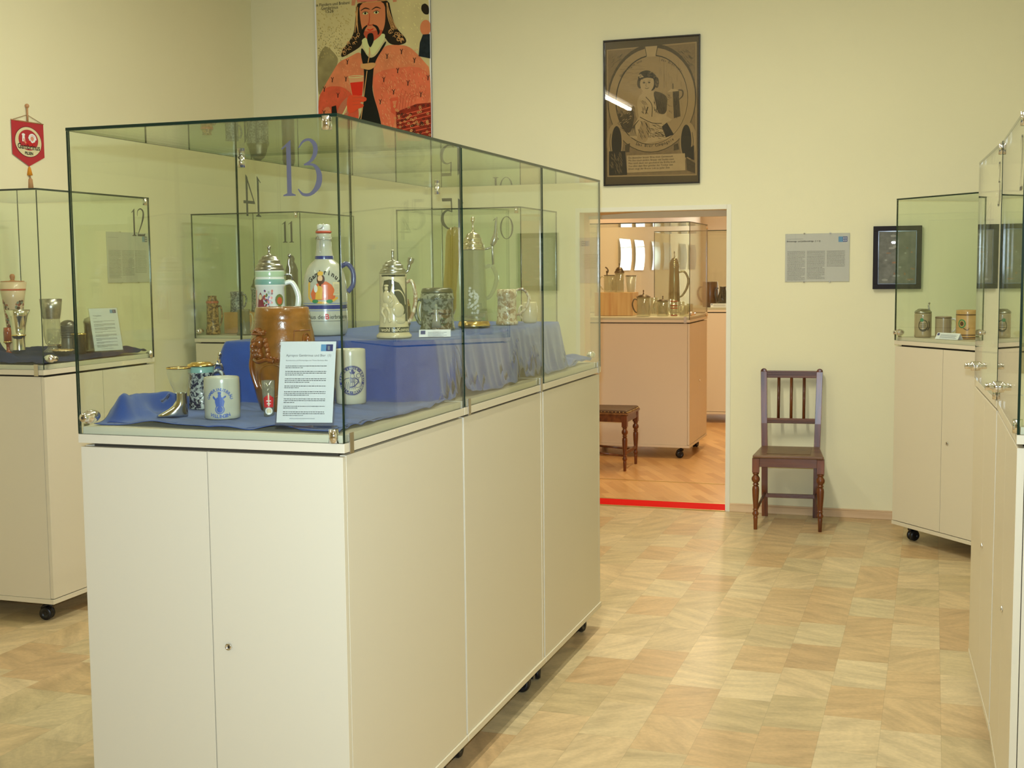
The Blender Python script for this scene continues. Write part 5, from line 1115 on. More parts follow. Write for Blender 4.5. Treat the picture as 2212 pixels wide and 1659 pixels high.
# ------------------------------------------------------------------ chairs
def turned_leg(h, s=1.0):
    return [(0.0001, 0), (0.011, 0), (0.0125, 0.06), (0.014, 0.075), (0.012, 0.08), (0.019, 0.093), (0.019, 0.100), (0.013, 0.112), (0.013, 0.118), (0.018, 0.122), (0.013, 0.128),
            (0.014, 0.14), (0.019, 0.20), (0.021, 0.245), (0.019, 0.262), (0.012, 0.268), (0.020, 0.276), (0.013, 0.284), (0.0235, 0.300), (0.025, 0.309), (0.0235, 0.318), (0.013, 0.334), (0.020, 0.342), (0.016, 0.350)]
def chair(label, x, y, rot, seat='wood', loc_h=0.455):
    t = thing('dining_chair', label, 'chair', (x, y, 0), rot)
    k = loc_h / 0.455
    for s in (-1, 1):
        bm = new_bm(); add_lathe(bm, [(r, z * k) for r, z in turned_leg(0.35)], 24, ox=s * 0.190, oy=-0.200, cap=False)
        add_box(bm, s * 0.190 - 0.021, s * 0.190 + 0.021, -0.221, -0.179, 0.350 * k, 0.438 * k); obj('leg', bm, M_CHAIR, t, bevel=0.001)
        # rear leg and back post in one bent piece
        bm = new_bm(); pts = [(s * 0.158, 0.235, 0.0), (s * 0.160, 0.215, 0.20 * k), (s * 0.161, 0.205, 0.44 * k), (s * 0.165, 0.215, 0.60), (s * 0.172, 0.250, 0.925)]
        prev = None
        for (px, py, pz) in pts:
            wx, wy = (0.019, 0.013); ring = [bm.verts.new((px + a_ * wx, py + b_ * wy, pz)) for a_, b_ in ((-1, -1), (1, -1), (1, 1), (-1, 1))]
            if prev:
                for q in range(4): bm.faces.new((prev[q], prev[(q + 1) % 4], ring[(q + 1) % 4], ring[q]))
            else: bm.faces.new(ring[::-1])
            prev = ring
        bm.faces.new(prev)
        Mx = Matrix.Translation((s * 0.172, 0.250, 0.925)) @ Matrix.Rotation(PI / 2, 4, 'X'); add_lathe(bm, [(0.0001, -0.013), (0.019, -0.013), (0.019, 0.013), (0.0001, 0.013)], 20, M=Mx, cap=False)
        obj('leg', bm, M_CHAIR, t, bevel=0.0015)
    bm = new_bm(); zs = 0.440 * k
    V0 = [(-0.208, -0.232), (0.208, -0.232), (0.178, 0.19), (-0.178, 0.19)]
    lo = [bm.verts.new((a_, b_, zs)) for a_, b_ in V0]; hi = [bm.verts.new((a_, b_, zs + 0.018)) for a_, b_ in V0]
    bm.faces.new(lo[::-1]); bm.faces.new(hi)
    for q in range(4): bm.faces.new((lo[q], lo[(q + 1) % 4], hi[(q + 1) % 4], hi[q]))
    obj('seat', bm, M_SEAT, t, bevel=0.005)
    if seat == 'wood':
        bm = new_bm(); add_box(bm, -0.130, 0.130, -0.165, 0.13, zs + 0.0185, zs + 0.0205); obj('seat_inlay', bm, mat('worn_seat_panel', rgb(112, 82, 52), 0.35, var=0.3, vscale=20), t, bevel=0.001)
    else:
        bm = new_bm(); V1 = [(-0.20, -0.224), (0.20, -0.224), (0.172, 0.175), (-0.172, 0.175)]; add = []
        for z_, sc_ in ((zs + 0.018, 1.0), (zs + 0.034, 0.99), (zs + 0.040, 0.93)): add.append([bm.verts.new((a_ * sc_, b_ * sc_, z_)) for a_, b_ in V1])
        for A_, B_ in zip(add, add[1:]):
            for q in range(4): bm.faces.new((A_[q], A_[(q + 1) % 4], B_[(q + 1) % 4], B_[q]))
        bm.faces.new(add[-1]); bm.faces.new(add[0][::-1]); obj('leather_pad', bm, M_LEATH, t, bevel=0.004)
        bm = new_bm()
        for q in range(14):
            for s in (-1, 1): add_ball(bm, (s * (0.201 - 0.0021 * q), -0.22 + 0.03 * q, zs + 0.024), 0.004, n=8)
        for q in range(13): add_ball(bm, (-0.19 + 0.0317 * q, -0.2265, zs + 0.024), 0.004, n=8)
        obj('upholstery_nails', bm, M_BRASS, t)
    bm = new_bm(); add_box(bm, -0.169, 0.169, -0.216, -0.198, 0.385 * k, 0.4395 * k); add_box(bm, -0.142, 0.142, 0.196, 0.212, 0.385 * k, 0.4395 * k)
    for s in (-1, 1): add_box(bm, -0.008, 0.008, -0.181, 0.195, 0.385 * k, 0.4395 * k, M=Matrix.Translation((s * 0.176, 0, 0)) @ Matrix.Rotation(s * R(4.5), 4, 'Z'))
    obj('apron', bm, M_CHAIRX, t, bevel=0.001)
    def yb(z): return 0.215 + (z - 0.60) * 0.108
    for (z0, z1) in ((0.885, 0.930), (0.600, 0.632)):
        bm = new_bm(); zc = (z0 + z1) / 2
        add_box(bm, -0.154, 0.154, yb(zc) - 0.009, yb(zc) + 0.009, z0, z1)
        for q in range(3): add_box(bm, -0.150, 0.150, yb(zc) - 0.0115, yb(zc) - 0.0085, z0 + 0.008 + q * (z1 - z0 - 0.016) / 2 - 0.003, z0 + 0.008 + q * (z1 - z0 - 0.016) / 2 + 0.003)
        obj('back_rail', bm, M_CHAIRX, t, bevel=0.001)
    for q in (-1, 0, 1):
        bm = new_bm(); add_tube(bm, [(q * 0.078, yb(0.630), 0.630), (q * 0.078, yb(0.887), 0.887)], 0.0095, 6, flat=1.0); obj('back_slat', bm, M_CHAIR, t)
    for s in (-1, 1):
        bm = new_bm(); add_tube(bm, [(s * 0.184, -0.190, 0.121 * k), (s * 0.160, 0.212, 0.150 * k)], 0.009, 6); obj('stretcher', bm, M_CHAIRX, t)
    bm = new_bm(); add_box(bm, -0.150, 0.150, 0.205, 0.221, 0.125 * k, 0.150 * k) if seat == 'wood' else add_box(bm, -0.178, 0.178, -0.209, -0.195, 0.130 * k, 0.155 * k)
    obj('stretcher', bm, M_CHAIRX, t, bevel=0.001)
    return t
chair('dark wooden chair with slatted back and turned front legs against the back wall', -0.822, 7.785, R(4))
chair('wooden chair with nailed leather seat beyond the doorway, half hidden by showcase 15', -2.47, 9.70, R(90), 'leather')

# ------------------------------------------------------------------ things on the walls
def wallM(x, y, z, rz=0, tilt=0): return Matrix.Translation((x, y, z)) @ Matrix.Rotation(rz, 4, 'Z') @ Matrix.Rotation(PI / 2 + tilt, 4, 'X')
# big poster
PX0, PX1, PZ0, PZ1 = -4.148, -3.276, 2.37, 3.50
t = thing('poster', 'large colour poster of a long-haired bearded king raising a red drink', 'poster', ((PX0 + PX1) / 2, D, PZ0), 0)
pw, ph_ = PX1 - PX0, PZ1 - PZ0
bm = new_bm(); add_box(bm, -pw / 2, pw / 2, -0.012, -0.002, 0, ph_); obj('backing_board', bm, M_FRAMEB, t)
def pm(n, c, **k): return mat('poster_' + n, rgb(*c), 0.6, spec=0.2, **k)
pBG = pm('ground', (222, 208, 150), var=0.12, vscale=5); pBG2 = pm('shade_ground', (160, 148, 100), var=0.25, vscale=12); pR = pm('robe', (232, 138, 92), var=0.14, vscale=14); pR2 = pm('robe_red', (226, 96, 64), var=0.15, vscale=18); pSK = pm('skin', (228, 140, 92), var=0.08, vscale=10); pSK2 = pm('skin_red', (206, 92, 60)); pBK = pm('black', (26, 28, 22)); pHR = pm('hair', (44, 36, 24)); pGO = pm('gold', (222, 168, 104)); pCO = pm('collar', (226, 228, 160)); pRED = pm('drink', (232, 52, 30)); pWT = pm('border', (244, 244, 240)); pBS = pm('basket', (150, 50, 30), var=0.3, vscale=30); pDB = pm('dark_blue', (34, 44, 48), var=0.4, vscale=40)
a = Art()
def C(x, y): return (-pw / 2 + (x - 216) / (1502 - 216) * pw, 3.455 - PZ0 - y * 0.000680)   # layout units of the poster drawing
def CP(P): return [C(*p) for p in P]
def closed(P):
    for _ in range(2):
        n = len(P); out = []
        for i in range(n):
            a_, b_ = P[i], P[(i + 1) % n]
            for t_ in (0.22, 0.78): out.append((a_[0] + (b_[0] - a_[0]) * t_, a_[1] + (b_[1] - a_[1]) * t_))
        P = out
    return P
def PL(P, m, l): a.poly(closed(CP(P)) if len(P) > 5 else CP(P), m, l)
def ST(P, w_, m, l): a.poly(strk([(*C(p[0], p[1]), (p[2] if len(p) > 2 else w_) * 0.00068) for p in P], 0.01), m, l)
a.rect(-pw / 2, pw / 2, 0, ph_, pWT, 0)
zt = ph_ - 0.012
a.rect(-pw / 2 + 0.012, pw / 2 - 0.010, 0.012, zt, pBG, 1)
PL([(235, 960), (235, 560), (330, 420), (470, 560), (470, 620), (380, 790), (300, 880)], pBG2, 2)
# hair mass
PL([(690, 20), (1050, 20), (1075, 150), (1110, 280), (1160, 350), (1230, 420), (1240, 470), (1150, 490), (1050, 470), (990, 380), (760, 380), (740, 470), (640, 520), (500, 580), (520, 490), (600, 420), (660, 330), (680, 180)], pHR, 3)
rq = random.Random(31)
def dab(x0, x1, y0, y1, n_, ln, w_, m, l):
    for _ in range(n_):
        hx_, hy_, q = rq.uniform(x0, x1), rq.uniform(y0, y1), rq.uniform(0.6, 1.6); l2 = ln * rq.uniform(0.4, 1.0)
        ST([(hx_ - l2 * math.cos(q), hy_ - l2 * math.sin(q), w_ * 0.3), (hx_, hy_, w_), (hx_ + l2 * math.cos(q), hy_ + l2 * math.sin(q), w_ * 0.3)], w_, m, l)
pT1 = pm('ground_fleck', (198, 178, 112)); pT2 = pm('robe_fleck', (240, 164, 112)); pT3 = pm('robe_dark_fleck', (206, 98, 62))
dab(245, 640, 60, 560, 150, 12, 9, pT1, 2); dab(245, 520, 250, 700, 160, 9, 8, pBG2, 3); dab(1120, 1480, 40, 560, 60, 14, 8, pm('ground_light', (236, 226, 160)), 2)
dab(520, 700, 620, 880, 60, 14, 6, pT2, 5); dab(930, 1380, 540, 690, 80, 16, 6, pT2, 5); dab(930, 1460, 730, 1060, 120, 18, 6, pT2, 6); dab(930, 1460, 760, 1060, 90, 16, 6, pT3, 6); dab(330, 640, 900, 1040, 50, 16, 6, pT3, 6); dab(260, 380, 1060, 1220, 30, 14, 6, pT3, 6); dab(960, 1060, 1080, 1350, 40, 18, 6, pT2, 6)
# robe
PL([(235, 960), (300, 860), (400, 720), (480, 610), (600, 570), (720, 520), (760, 600), (780, 700), (740, 1000), (560, 1250), (240, 1240)], pR, 4)
PL([(235, 1240), (235, 960), (330, 850), (520, 860), (640, 960), (700, 1100), (680, 1300), (560, 1300), (380, 1250), (380, 1060), (300, 1060)], pR2, 5)
PL([(860, 620), (1000, 480), (1110, 480), (1260, 500), (1370, 600), (1440, 680), (1495, 740), (1495, 1560), (1000, 1560), (930, 1200), (850, 930)], pR, 4)
PL([(870, 720), (1480, 700), (1495, 1080), (1340, 1080), (1120, 1150), (1050, 1380), (990, 1380), (930, 1180), (860, 930)], pm('robe_mid', (236, 120, 82), var=0.12, vscale=16), 5)
# black tunic
PL([(740, 470), (820, 600), (900, 580), (1010, 430), (1020, 460), (880, 640), (860, 800), (850, 930), (930, 1180), (1000, 1560), (640, 1560), (660, 1280), (740, 1100), (770, 720), (730, 560)], pBK, 6)
PL([(745, 390), (1005, 350), (1005, 420), (860, 590), (830, 500), (815, 575), (750, 460)], pCO, 7)
# face
PL([(722, 30), (1012, 30), (1015, 240), (985, 340), (900, 420), (840, 440), (770, 370), (735, 230)], pSK, 8)
PL([(758, 318), (840, 330), (985, 318), (968, 372), (900, 418), (840, 438), (785, 385)], pSK2, 9)
for s_, ex in ((-1, 792), (1, 915)):
    a.poly([(C(ex, 148)[0] + 0.020 * math.cos(q), C(ex, 148)[1] + 0.009 * math.sin(q)) for q in [2 * PI * i / 14 for i in range(14)]], pCO, 10)
    a.poly([(C(ex, 147)[0] + 0.008 * math.cos(q), C(ex, 147)[1] + 0.008 * math.sin(q)) for q in [2 * PI * i / 12 for i in range(12)]], pBK, 11)
    ST([(ex - 50, 118, 6), (ex, 96, 12), (ex + 50, 112, 6)], 8, pHR, 10); ST([(ex - 34, 146), (ex, 130), (ex + 34, 146)], 5, pHR, 12)
ST([(840, 150, 8), (832, 240, 12), (820, 262, 14), (850, 270, 12), (884, 262, 10)], 8, pSK2, 10)
ST([(812, 268, 10), (775, 300, 26), (752, 350, 30), (745, 372, 10)], 20, pBK, 11); ST([(872, 268, 10), (915, 292, 26), (936, 340, 26), (930, 370, 8)], 20, pBK, 11)
ST([(812, 310), (845, 318), (880, 306)], 12, pRED, 11)
PL([(815, 350), (875, 345), (885, 420), (860, 470), (838, 495), (815, 450), (805, 400)], pBK, 11)
# crown
PL([(680, -90), (1065, -90), (1045, 28), (870, 34), (705, 30)], pm('crown', (226, 130, 104)), 12); ST([(700, 38), (870, 42), (1050, 34)], 8, pGO, 13)
for sx_, sg in ((650, -1), (1100, 1)):
    for k in range(4): ST([(sx_ + 12 * k, 0), (sx_ + 10 * k + sg * 6, 60)], 5, pR2, 12)
# curls in the hair
rnd = random.Random(2)
for k in range(8): ST([(700 + 8 * (k % 3) - 3 * k, 60 + 10 * k), (690 + 6 * (k % 3), 200), (680 + rnd.uniform(-12, 30), 330)], 7, pGO, 10) if k % 2 == 0 else ST([(1030 + 5 * (k % 3), 60), (1035 + 6 * k, 200), (1080 + 8 * k, 330)], 7, pGO, 10)
for k in range(34):
    s = rnd.random()
    if k % 2: cx_, cy_ = 720 - 200 * s + rnd.uniform(-20, 20), 370 + 160 * s + rnd.uniform(-30, 30)
    else: cx_, cy_ = 1060 + 150 * s + rnd.uniform(-15, 15), 330 + 110 * s + rnd.uniform(-30, 30)
    c0 = C(cx_, cy_); r0 = rnd.uniform(0.008, 0.016); a.poly(ring2(c0[0], c0[1], r0, r0, r0 - 0.0035, r0 - 0.0035, 10, 0, rnd.uniform(3, 6)), pGO, 7)
# clasp, piping, glass, hand, cuff
PL([(730, 640), (760, 650), (870, 640), (910, 660), (870, 700), (820, 715), (760, 700), (725, 690)], pGO, 12); ST([(830, 490), (830, 560), (812, 640)], 10, pGO, 12); ST([(800, 720), (760, 960), (735, 1120), (700, 1290)], 9, pGO, 12)
PL([(588, 775), (760, 765), (740, 960), (625, 965)], pm('glass', (228, 170, 120)), 10); PL([(606, 830), (752, 825), (738, 965), (630, 965)], pRED, 11); a.poly(ring2(*C(674, 772), 0.058, 0.009, 0.052, 0.005, 20), pCO, 12)
PL([(430, 1210), (470, 1060), (575, 960), (620, 1000), (590, 1130), (520, 1225)], pm('cuff', (198, 120, 88)), 11)
for k in range(10): ST([(455 + 4 * k, 1210 - 2 * k), (520 + 8 * k, 1150 - 16 * k), (560 + 3 * k, 1120 - 15 * k)], 4, pCO, 12)
PL([(575, 960), (660, 955), (745, 975), (790, 990), (785, 1025), (700, 1035), (760, 1060), (745, 1085), (690, 1095), (640, 1130), (580, 1140), (560, 1060)], pm('hand', (236, 86, 50)), 12)
for k in range(3): ST([(630, 985 + 36 * k), (700, 982 + 36 * k), (775 - 20 * k, 1000 + 34 * k)], 4, pSK2, 13)
PL([(390, 1060), (440, 1050), (450, 1130), (440, 1240), (385, 1240)], pBK, 11)
# ermine tails
for (x_, y_) in ((580, 610), (1025, 580), (1185, 545), (1325, 640), (405, 780), (465, 940), (310, 870), (1140, 730), (985, 810), (1250, 860), (1470, 820), (1090, 940), (940, 1030), (1390, 980), (300, 1110), (560, 780)):
    ST([(x_ - 14, y_ - 18), (x_, y_ + 2), (x_ + 14, y_ - 18)], 6, pBK, 9); ST([(x_, y_), (x_ - 3, y_ + 34)], 9, pBK, 9)
# basket, hops, small figure at right
PL([(1110, 1150), (1340, 1080), (1495, 1075), (1495, 1420), (1120, 1400)], pBS, 10)
for k in range(7): ST([(1120, 1190 + 38 * k), (1300, 1160 + 38 * k), (1490, 1120 + 40 * k)], 9, pR2, 11)
PL([(1050, 1010), (1140, 1000), (1135, 1060), (1100, 1180), (1060, 1150)], pR2, 10); PL([(1075, 1040), (1125, 1035), (1100, 1120)], pR, 11)
for k in range(70): c0 = C(rnd.uniform(1095, 1490), rnd.gauss(1300, 55) if k > 20 else rnd.uniform(1090, 1250)); a.poly(ring2(c0[0], c0[1], 0.010, 0.008, 0.006, 0.004, 7), rnd.choice([pGO, pBK, pGO, pHR]), 12)
for k in range(5): ST([(1150 + 30 * k, 1130), (1165 + 35 * k, 1010), (1180 + 50 * k, 930 + 18 * k)], 5, pSK2, 12)
PL([(1110, 1400), (1495, 1420), (1495, 1560), (1110, 1560)], pDB, 10); PL([(1120, 1330), (1300, 1370), (1430, 1430), (1380, 1450), (1120, 1440)], pRED, 11)
PL([(1410, 110), (1450, 95), (1490, 130), (1490, 210), (1440, 205), (1405, 160)], pHR, 5); a.poly(ell(*C(1450, 335), 0.040, 0.052), pSK, 5); PL([(1420, 400), (1495, 400), (1495, 640), (1370, 610), (1385, 480)], pDB, 6)
a.text('in Flandern und Brabant', C(232, 32)[0], C(0, 40)[1], 0.030, pHR, 4, sx=0.9); a.text('Gambrinus', C(290, 0)[0], C(0, 76)[1], 0.030, pHR, 4); a.text('1526', C(335, 0)[0], C(0, 112)[1], 0.034, pHR, 4)
# clip everything to the sheet
for co, no in (((-pw / 2, 0, 0), (-1, 0, 0)), ((pw / 2, 0, 0), (1, 0, 0)), ((0, 0, 0), (0, -1, 0)), ((0, ph_, 0), (0, 1, 0))):
    bmesh.ops.bisect_plane(a.bm, geom=list(a.bm.verts) + list(a.bm.edges) + list(a.bm.faces), plane_co=co, plane_no=no, clear_outer=True)
a.flat('printed_picture', Matrix.Translation((0, -0.0125, 0)) @ Matrix.Rotation(PI / 2, 4, 'X'), t, 0.0005)

# framed engraving
FX0, FX1, FZ0, FZ1 = -2.068, -1.434, 2.122, 3.058; fw_, fh_ = FX1 - FX0, FZ1 - FZ0
t = thing('framed_picture', 'tall black-framed brown engraving of a man holding a tankard in an oval', 'picture', ((FX0 + FX1) / 2, D, FZ0), 0)
def frame(t, w_, h_, b, dp, m, dp0=0.002):
    bm = new_bm()
    add_box(bm, -w_ / 2, w_ / 2, -dp, -dp0, 0, b); add_box(bm, -w_ / 2, w_ / 2, -dp, -dp0, h_ - b, h_); add_box(bm, -w_ / 2, -w_ / 2 + b, -dp, -dp0, b, h_ - b); add_box(bm, w_ / 2 - b, w_ / 2, -dp, -dp0, b, h_ - b)
    return obj('frame', bm, m, t, bevel=0.0015)
frame(t, fw_, fh_, 0.009, 0.022, M_FRAMEB)
eB = mat('engraving_mat_board', rgb(88, 72, 46), 0.7); eP = mat('engraving_paper', rgb(168, 138, 92), 0.7, var=0.06, vscale=8); eD = mat('engraving_dark', rgb(84, 68, 44), 0.7, var=0.2, vscale=60); eM = mat('engraving_mid', rgb(138, 112, 74), 0.7, var=0.15, vscale=60); eL = mat('engraving_light', rgb(186, 156, 108), 0.7, var=0.06, vscale=30); eK = mat('engraving_black', rgb(50, 42, 30), 0.7, var=0.2, vscale=50)
a = Art()
sx_ = fw_ / (1078 - 110); sy_ = fh_ / (1570 - 100)
def E(x, y): return (-fw_ / 2 + (x - 112) * sx_, fh_ - (y - 100 - (1 - (x - 112) / 966) * 25) * sy_)
def EP(P, m, l): a.poly(closed([E(*p) for p in P]) if len(P) > 5 else [E(*p) for p in P], m, l)
def ES(P, w_, m, l): a.poly(strk([(*E(p[0], p[1]), (p[2] if len(p) > 2 else w_) * sx_) for p in P], 0.01), m, l)
a.rect(-fw_ / 2 + 0.008, fw_ / 2 - 0.008, 0.008, fh_ - 0.008, eB, 0)
EP([(142, 215), (1042, 170), (1048, 1490), (146, 1500)], eP, 1); EP([(156, 225), (1030, 185), (1034, 1480), (160, 1488)], eM, 2)
ox, oy = E(595, 700); 
a.poly(ell(ox, oy - 0.01, 0.292, 0.345, 40), eD, 3); a.poly(ell(ox, oy - 0.02, 0.284, 0.330, 40), eP, 4); a.poly(ell(ox, oy - 0.02, 0.238, 0.285, 44), eK, 5); a.poly(ell(ox + 0.002, oy - 0.022, 0.233, 0.280, 44), eP, 6)
EP([(525, 200), (660, 195), (640, 300), (545, 300)], eL, 7); ES([(530, 200), (548, 296)], 6, eK, 8); ES([(658, 196), (640, 296)], 6, eK, 8)
a.arctext('Gott segne und', ox, oy - 0.02, 0.252, R(142), R(104), 0.022, eK, 8); a.arctext('das Braurecht', ox, oy - 0.02, 0.252, R(76), R(40), 0.022, eK, 8); a.arctext('Das Bier Compagnie', ox, oy - 0.02, 0.300, R(250), R(300), 0.026, eK, 8, inward=True)
ES([(720, 330), (722, 620)], 4, eM, 7); EP([(250, 760), (420, 760), (440, 900), (470, 940), (370, 1060), (300, 1000), (250, 880)], eM, 7)
EP([(240, 850), (330, 880), (400, 800), (430, 900), (380, 1080), (290, 1000)], eD, 7)
# man
EP([(455, 720), (500, 660), (600, 640), (690, 660), (750, 700), (770, 800), (740, 900), (760, 1000), (810, 1080), (760, 1120), (600, 1160), (520, 1165), (500, 1130), (400, 1110), (360, 1080), (430, 960), (480, 880), (450, 800)], eL, 8)
EP([(610, 640), (690, 660), (750, 700), (765, 790), (735, 880), (660, 870), (640, 760)], eD, 9); EP([(500, 930), (590, 960), (560, 1130), (520, 1165), (440, 1120), (480, 1000)], eP, 9); EP([(750, 960), (820, 1080), (740, 1110), (700, 1000)], eK, 9)
for k in range(6): ES([(440 - 8 * k + 30, 930 + 10 * k), (400 + 6 * k, 1010), (375 + 14 * k, 1090)], 5, eD, 10)
ES([(540, 700), (600, 780), (600, 900)], 6, eK, 10); ES([(560, 800), (530, 900)], 12, eD, 10); ES([(620, 680, 4), (650, 800, 8), (640, 860, 4)], 6, eK, 10)
ES([(480, 780, 40), (500, 880, 62), (600, 930, 56), (700, 945, 42)], 40, eL, 10); ES([(480, 900), (600, 960), (700, 968)], 6, eK, 11)
EP([(690, 925), (750, 900), (800, 930), (780, 950), (700, 965)], eL, 11)
a.poly(ell(*E(552, 565), 0.046, 0.058), eL, 10); a.poly(ell(*E(600, 560), 0.030, 0.050), eK, 9); a.poly(ell(*E(480, 560), 0.018, 0.034), eD, 9); a.poly(ell(*E(650, 560), 0.014, 0.034), eD, 9)
EP([(460, 500), (480, 450), (560, 430), (640, 480), (650, 530), (560, 505), (500, 520), (470, 545)], eK, 11); EP([(460, 480), (490, 470), (520, 500), (480, 510)], eL, 12)
for ex in (522, 574): a.poly(ell(*E(ex, 558), 0.008, 0.004), eK, 11)
ES([(512, 545), (530, 540)], 3, eK, 11); ES([(562, 545), (586, 540)], 3, eK, 11); ES([(546, 560), (540, 590), (552, 594)], 4, eM, 11); ES([(532, 612), (552, 618), (570, 610)], 5, eD, 11)
EP([(500, 640), (560, 655), (620, 640), (610, 670), (550, 680), (500, 665)], eL, 11)
# tankard
EP([(760, 660), (865, 650), (885, 900), (820, 920), (745, 905)], eP, 10); EP([(808, 655), (865, 650), (885, 900), (820, 920)], eD, 11); EP([(755, 660), (790, 630), (840, 630), (868, 650)], eL, 12); ES([(810, 630), (810, 575)], 8, eD, 12)
ES([(865, 640, 8), (905, 650, 12), (905, 700, 12), (870, 735, 8)], 10, eD, 12)
rh = random.Random(21)
def hatch(x0, x1, y0, y1, n_, ang, ln, w_, m, l):
    for _ in range(n_):
        hx_, hy_ = rh.uniform(x0, x1), rh.uniform(y0, y1); q = ang + rh.uniform(-0.15, 0.15); l2 = ln * rh.uniform(0.5, 1.0)
        ES([(hx_ - l2 * math.cos(q), hy_ - l2 * math.sin(q)), (hx_ + l2 * math.cos(q), hy_ + l2 * math.sin(q))], w_, m, l)
hatch(500, 560, 740, 880, 22, 0.9, 18, 3, eD, 11); hatch(620, 740, 690, 860, 40, 1.3, 22, 3, eK, 11); hatch(470, 590, 950, 1110, 34, 1.2, 26, 3, eD, 11); hatch(600, 740, 980, 1120, 46, 0.4, 26, 3, eD, 11)
hatch(250, 420, 780, 1040, 60, 0.8, 18, 3.5, eK, 9); hatch(270, 400, 780, 960, 20, -0.5, 16, 4, eL, 10); hatch(300, 520, 340, 640, 50, 0.0, 40, 2, eM, 7); hatch(660, 900, 330, 900, 60, 1.57, 40, 2, eM, 7)
hatch(815, 870, 670, 900, 30, 1.5, 30, 3, eK, 13); hatch(762, 800, 680, 890, 16, 0.6, 12, 2.5, eD, 13); hatch(200, 330, 260, 420, 30, -0.8, 22, 4, eD, 3); hatch(870, 1000, 240, 400, 30, 0.8, 22, 4, eD, 3)
hatch(480, 520, 470, 540, 14, 0.3, 12, 3, eD, 12); hatch(540, 645, 450, 520, 20, 0.2, 14, 3, eM, 12); hatch(640, 665, 530, 600, 12, 0.9, 8, 4, eM, 12); hatch(180, 300, 1260, 1470, 40, 1.2, 24, 4, eM, 10)
# barrels and text plate
for bx, sg in ((225, 1), (960, -1)):
    a.poly(ell(*E(bx, 1150), 0.055, 0.120, 24), eP, 8); a.poly(ell(*E(bx + 18 * sg, 1150), 0.034, 0.105, 24), eK, 9)
    ES([(bx - 40 * sg, 1060), (bx - 52 * sg, 1150), (bx - 40 * sg, 1240)], 5, eK, 9)
EP([(165, 1240), (330, 1240), (350, 1480), (165, 1485)], eK, 9); EP([(940, 1310), (1030, 1370), (1030, 1470), (950, 1440)], eD, 9); EP([(975, 1220), (1020, 1190), (1020, 1340), (960, 1310)], eK, 10)
EP([(330, 1180), (380, 1160), (370, 1250), (330, 1250)], eD, 9); EP([(820, 1180), (860, 1170), (870, 1230), (820, 1240)], eD, 9)
EP([(345, 1285), (930, 1270), (935, 1440), (350, 1460)], eL, 9)
for k, s_ in enumerate(['Du deutscher braver Brau mein Gerstensaft', 'Mit ihm mach andere Brauer viel Saufen matt', 'Man reich doch mir geschwind die Brühe kraft', 'Von allen dem Bier geladen der Trinker satt', 'Drum singt der Brauer Lob zu jeder Zeit']):
    x0_, y0_ = E(362, 1318 + 28 * k); a.text(s_, x0_, y0_, 0.0165, eK, 10, sx=1.0)
a.flat('engraving_print', Matrix.Translation((0, -0.004, 0)) @ Matrix.Rotation(PI / 2, 4, 'X'), t, 0.0004)
bm = new_bm(); add_box(bm, -fw_ / 2 + 0.009, fw_ / 2 - 0.009, -0.013, -0.011, 0.009, fh_ - 0.009); obj('picture_glass', bm, glass_mat('picture_glass', (0.96, 0.96, 0.95), 0.045), t)

# text panels
def textpanel(label, x, y, z, rz, w_, h_, title, cols):
    t = thing('text_panel', label, 'information panel', (x, y, z), rz)
    bm = new_bm(); add_box(bm, -w_ / 2, w_ / 2, -0.010, -0.008, 0, h_); obj('clear_cover', bm, M_ACRYL, t)
    bm = new_bm(); add_box(bm, -w_ / 2 + 0.001, w_ / 2 - 0.001, -0.005, -0.0015, 0.001, h_ - 0.001); obj('backing_board', bm, mat('panel_board', rgb(206, 206, 196), 0.6), t)
    a = Art(); a.rect(-w_ / 2 + 0.002, w_ / 2 - 0.002, 0.002, h_ - 0.002, mat('panel_sheet', rgb(216, 216, 206), 0.6, spec=0.2), 0)
    a.rect(w_ / 2 - 0.068, w_ / 2 - 0.042, h_ - 0.056, h_ - 0.022, M_SKYBLUE, 1); a.rect(w_ / 2 - 0.042, w_ / 2 - 0.014, h_ - 0.056, h_ - 0.022, M_NAVY, 1)
    for k in range(4): a.rect(w_ / 2 - 0.038 + 0.012 * (k % 2), w_ / 2 - 0.032 + 0.012 * (k % 2), h_ - 0.050 + 0.014 * (k // 2), h_ - 0.042 + 0.014 * (k // 2), M_PAPER, 2)
    a.rect(-w_ / 2 + 0.012, -w_ / 2 + 0.11, h_ - 0.034, h_ - 0.0325, M_INKL, 1)
    if title: a.text(title, -w_ / 2 + 0.010, h_ - 0.052, 0.0125, M_BLKINK, 1, bold=0.0003)
    rnd = random.Random(4); cw = (w_ - 0.03) / 3
    for c_, rows_ in enumerate(cols):
        for k in range(rows_):
            x_ = -w_ / 2 + 0.014 + c_ * cw; x1 = x_ + cw - 0.012 - (0.03 * rnd.random() if k % 7 == 6 else 0); yy = h_ - 0.112 - 0.0078 * k
            while x_ < x1:
                wl = 0.003 + 0.009 * rnd.random(); a.rect(x_, min(x_ + wl, x1), yy, yy + 0.0022, M_BLKINK if k % 9 == 8 else M_INK, 1); x_ += wl + 0.002
    a.flat('printed_sheet', Matrix.Translation((0, -0.0052, 0)) @ Matrix.Rotation(PI / 2, 4, 'X'), t, 0.0002)
    for px_ in (-w_ * 0.2, w_ * 0.2):
        for pz_ in (0.0, h_):
            bm = new_bm(); add_box(bm, px_ - 0.004, px_ + 0.004, -0.012, -0.001, pz_ - 0.003, pz_ + 0.003); obj('wall_clip', bm, M_CHROME, t)
    return t
textpanel('white landscape text panel above the wooden chair on the back wall', -0.697, D, 1.487, 0, 0.394, 0.302, 'Erinnerungs- und Jubiläumskrüge  (1 + 2)', [24, 23, 13])
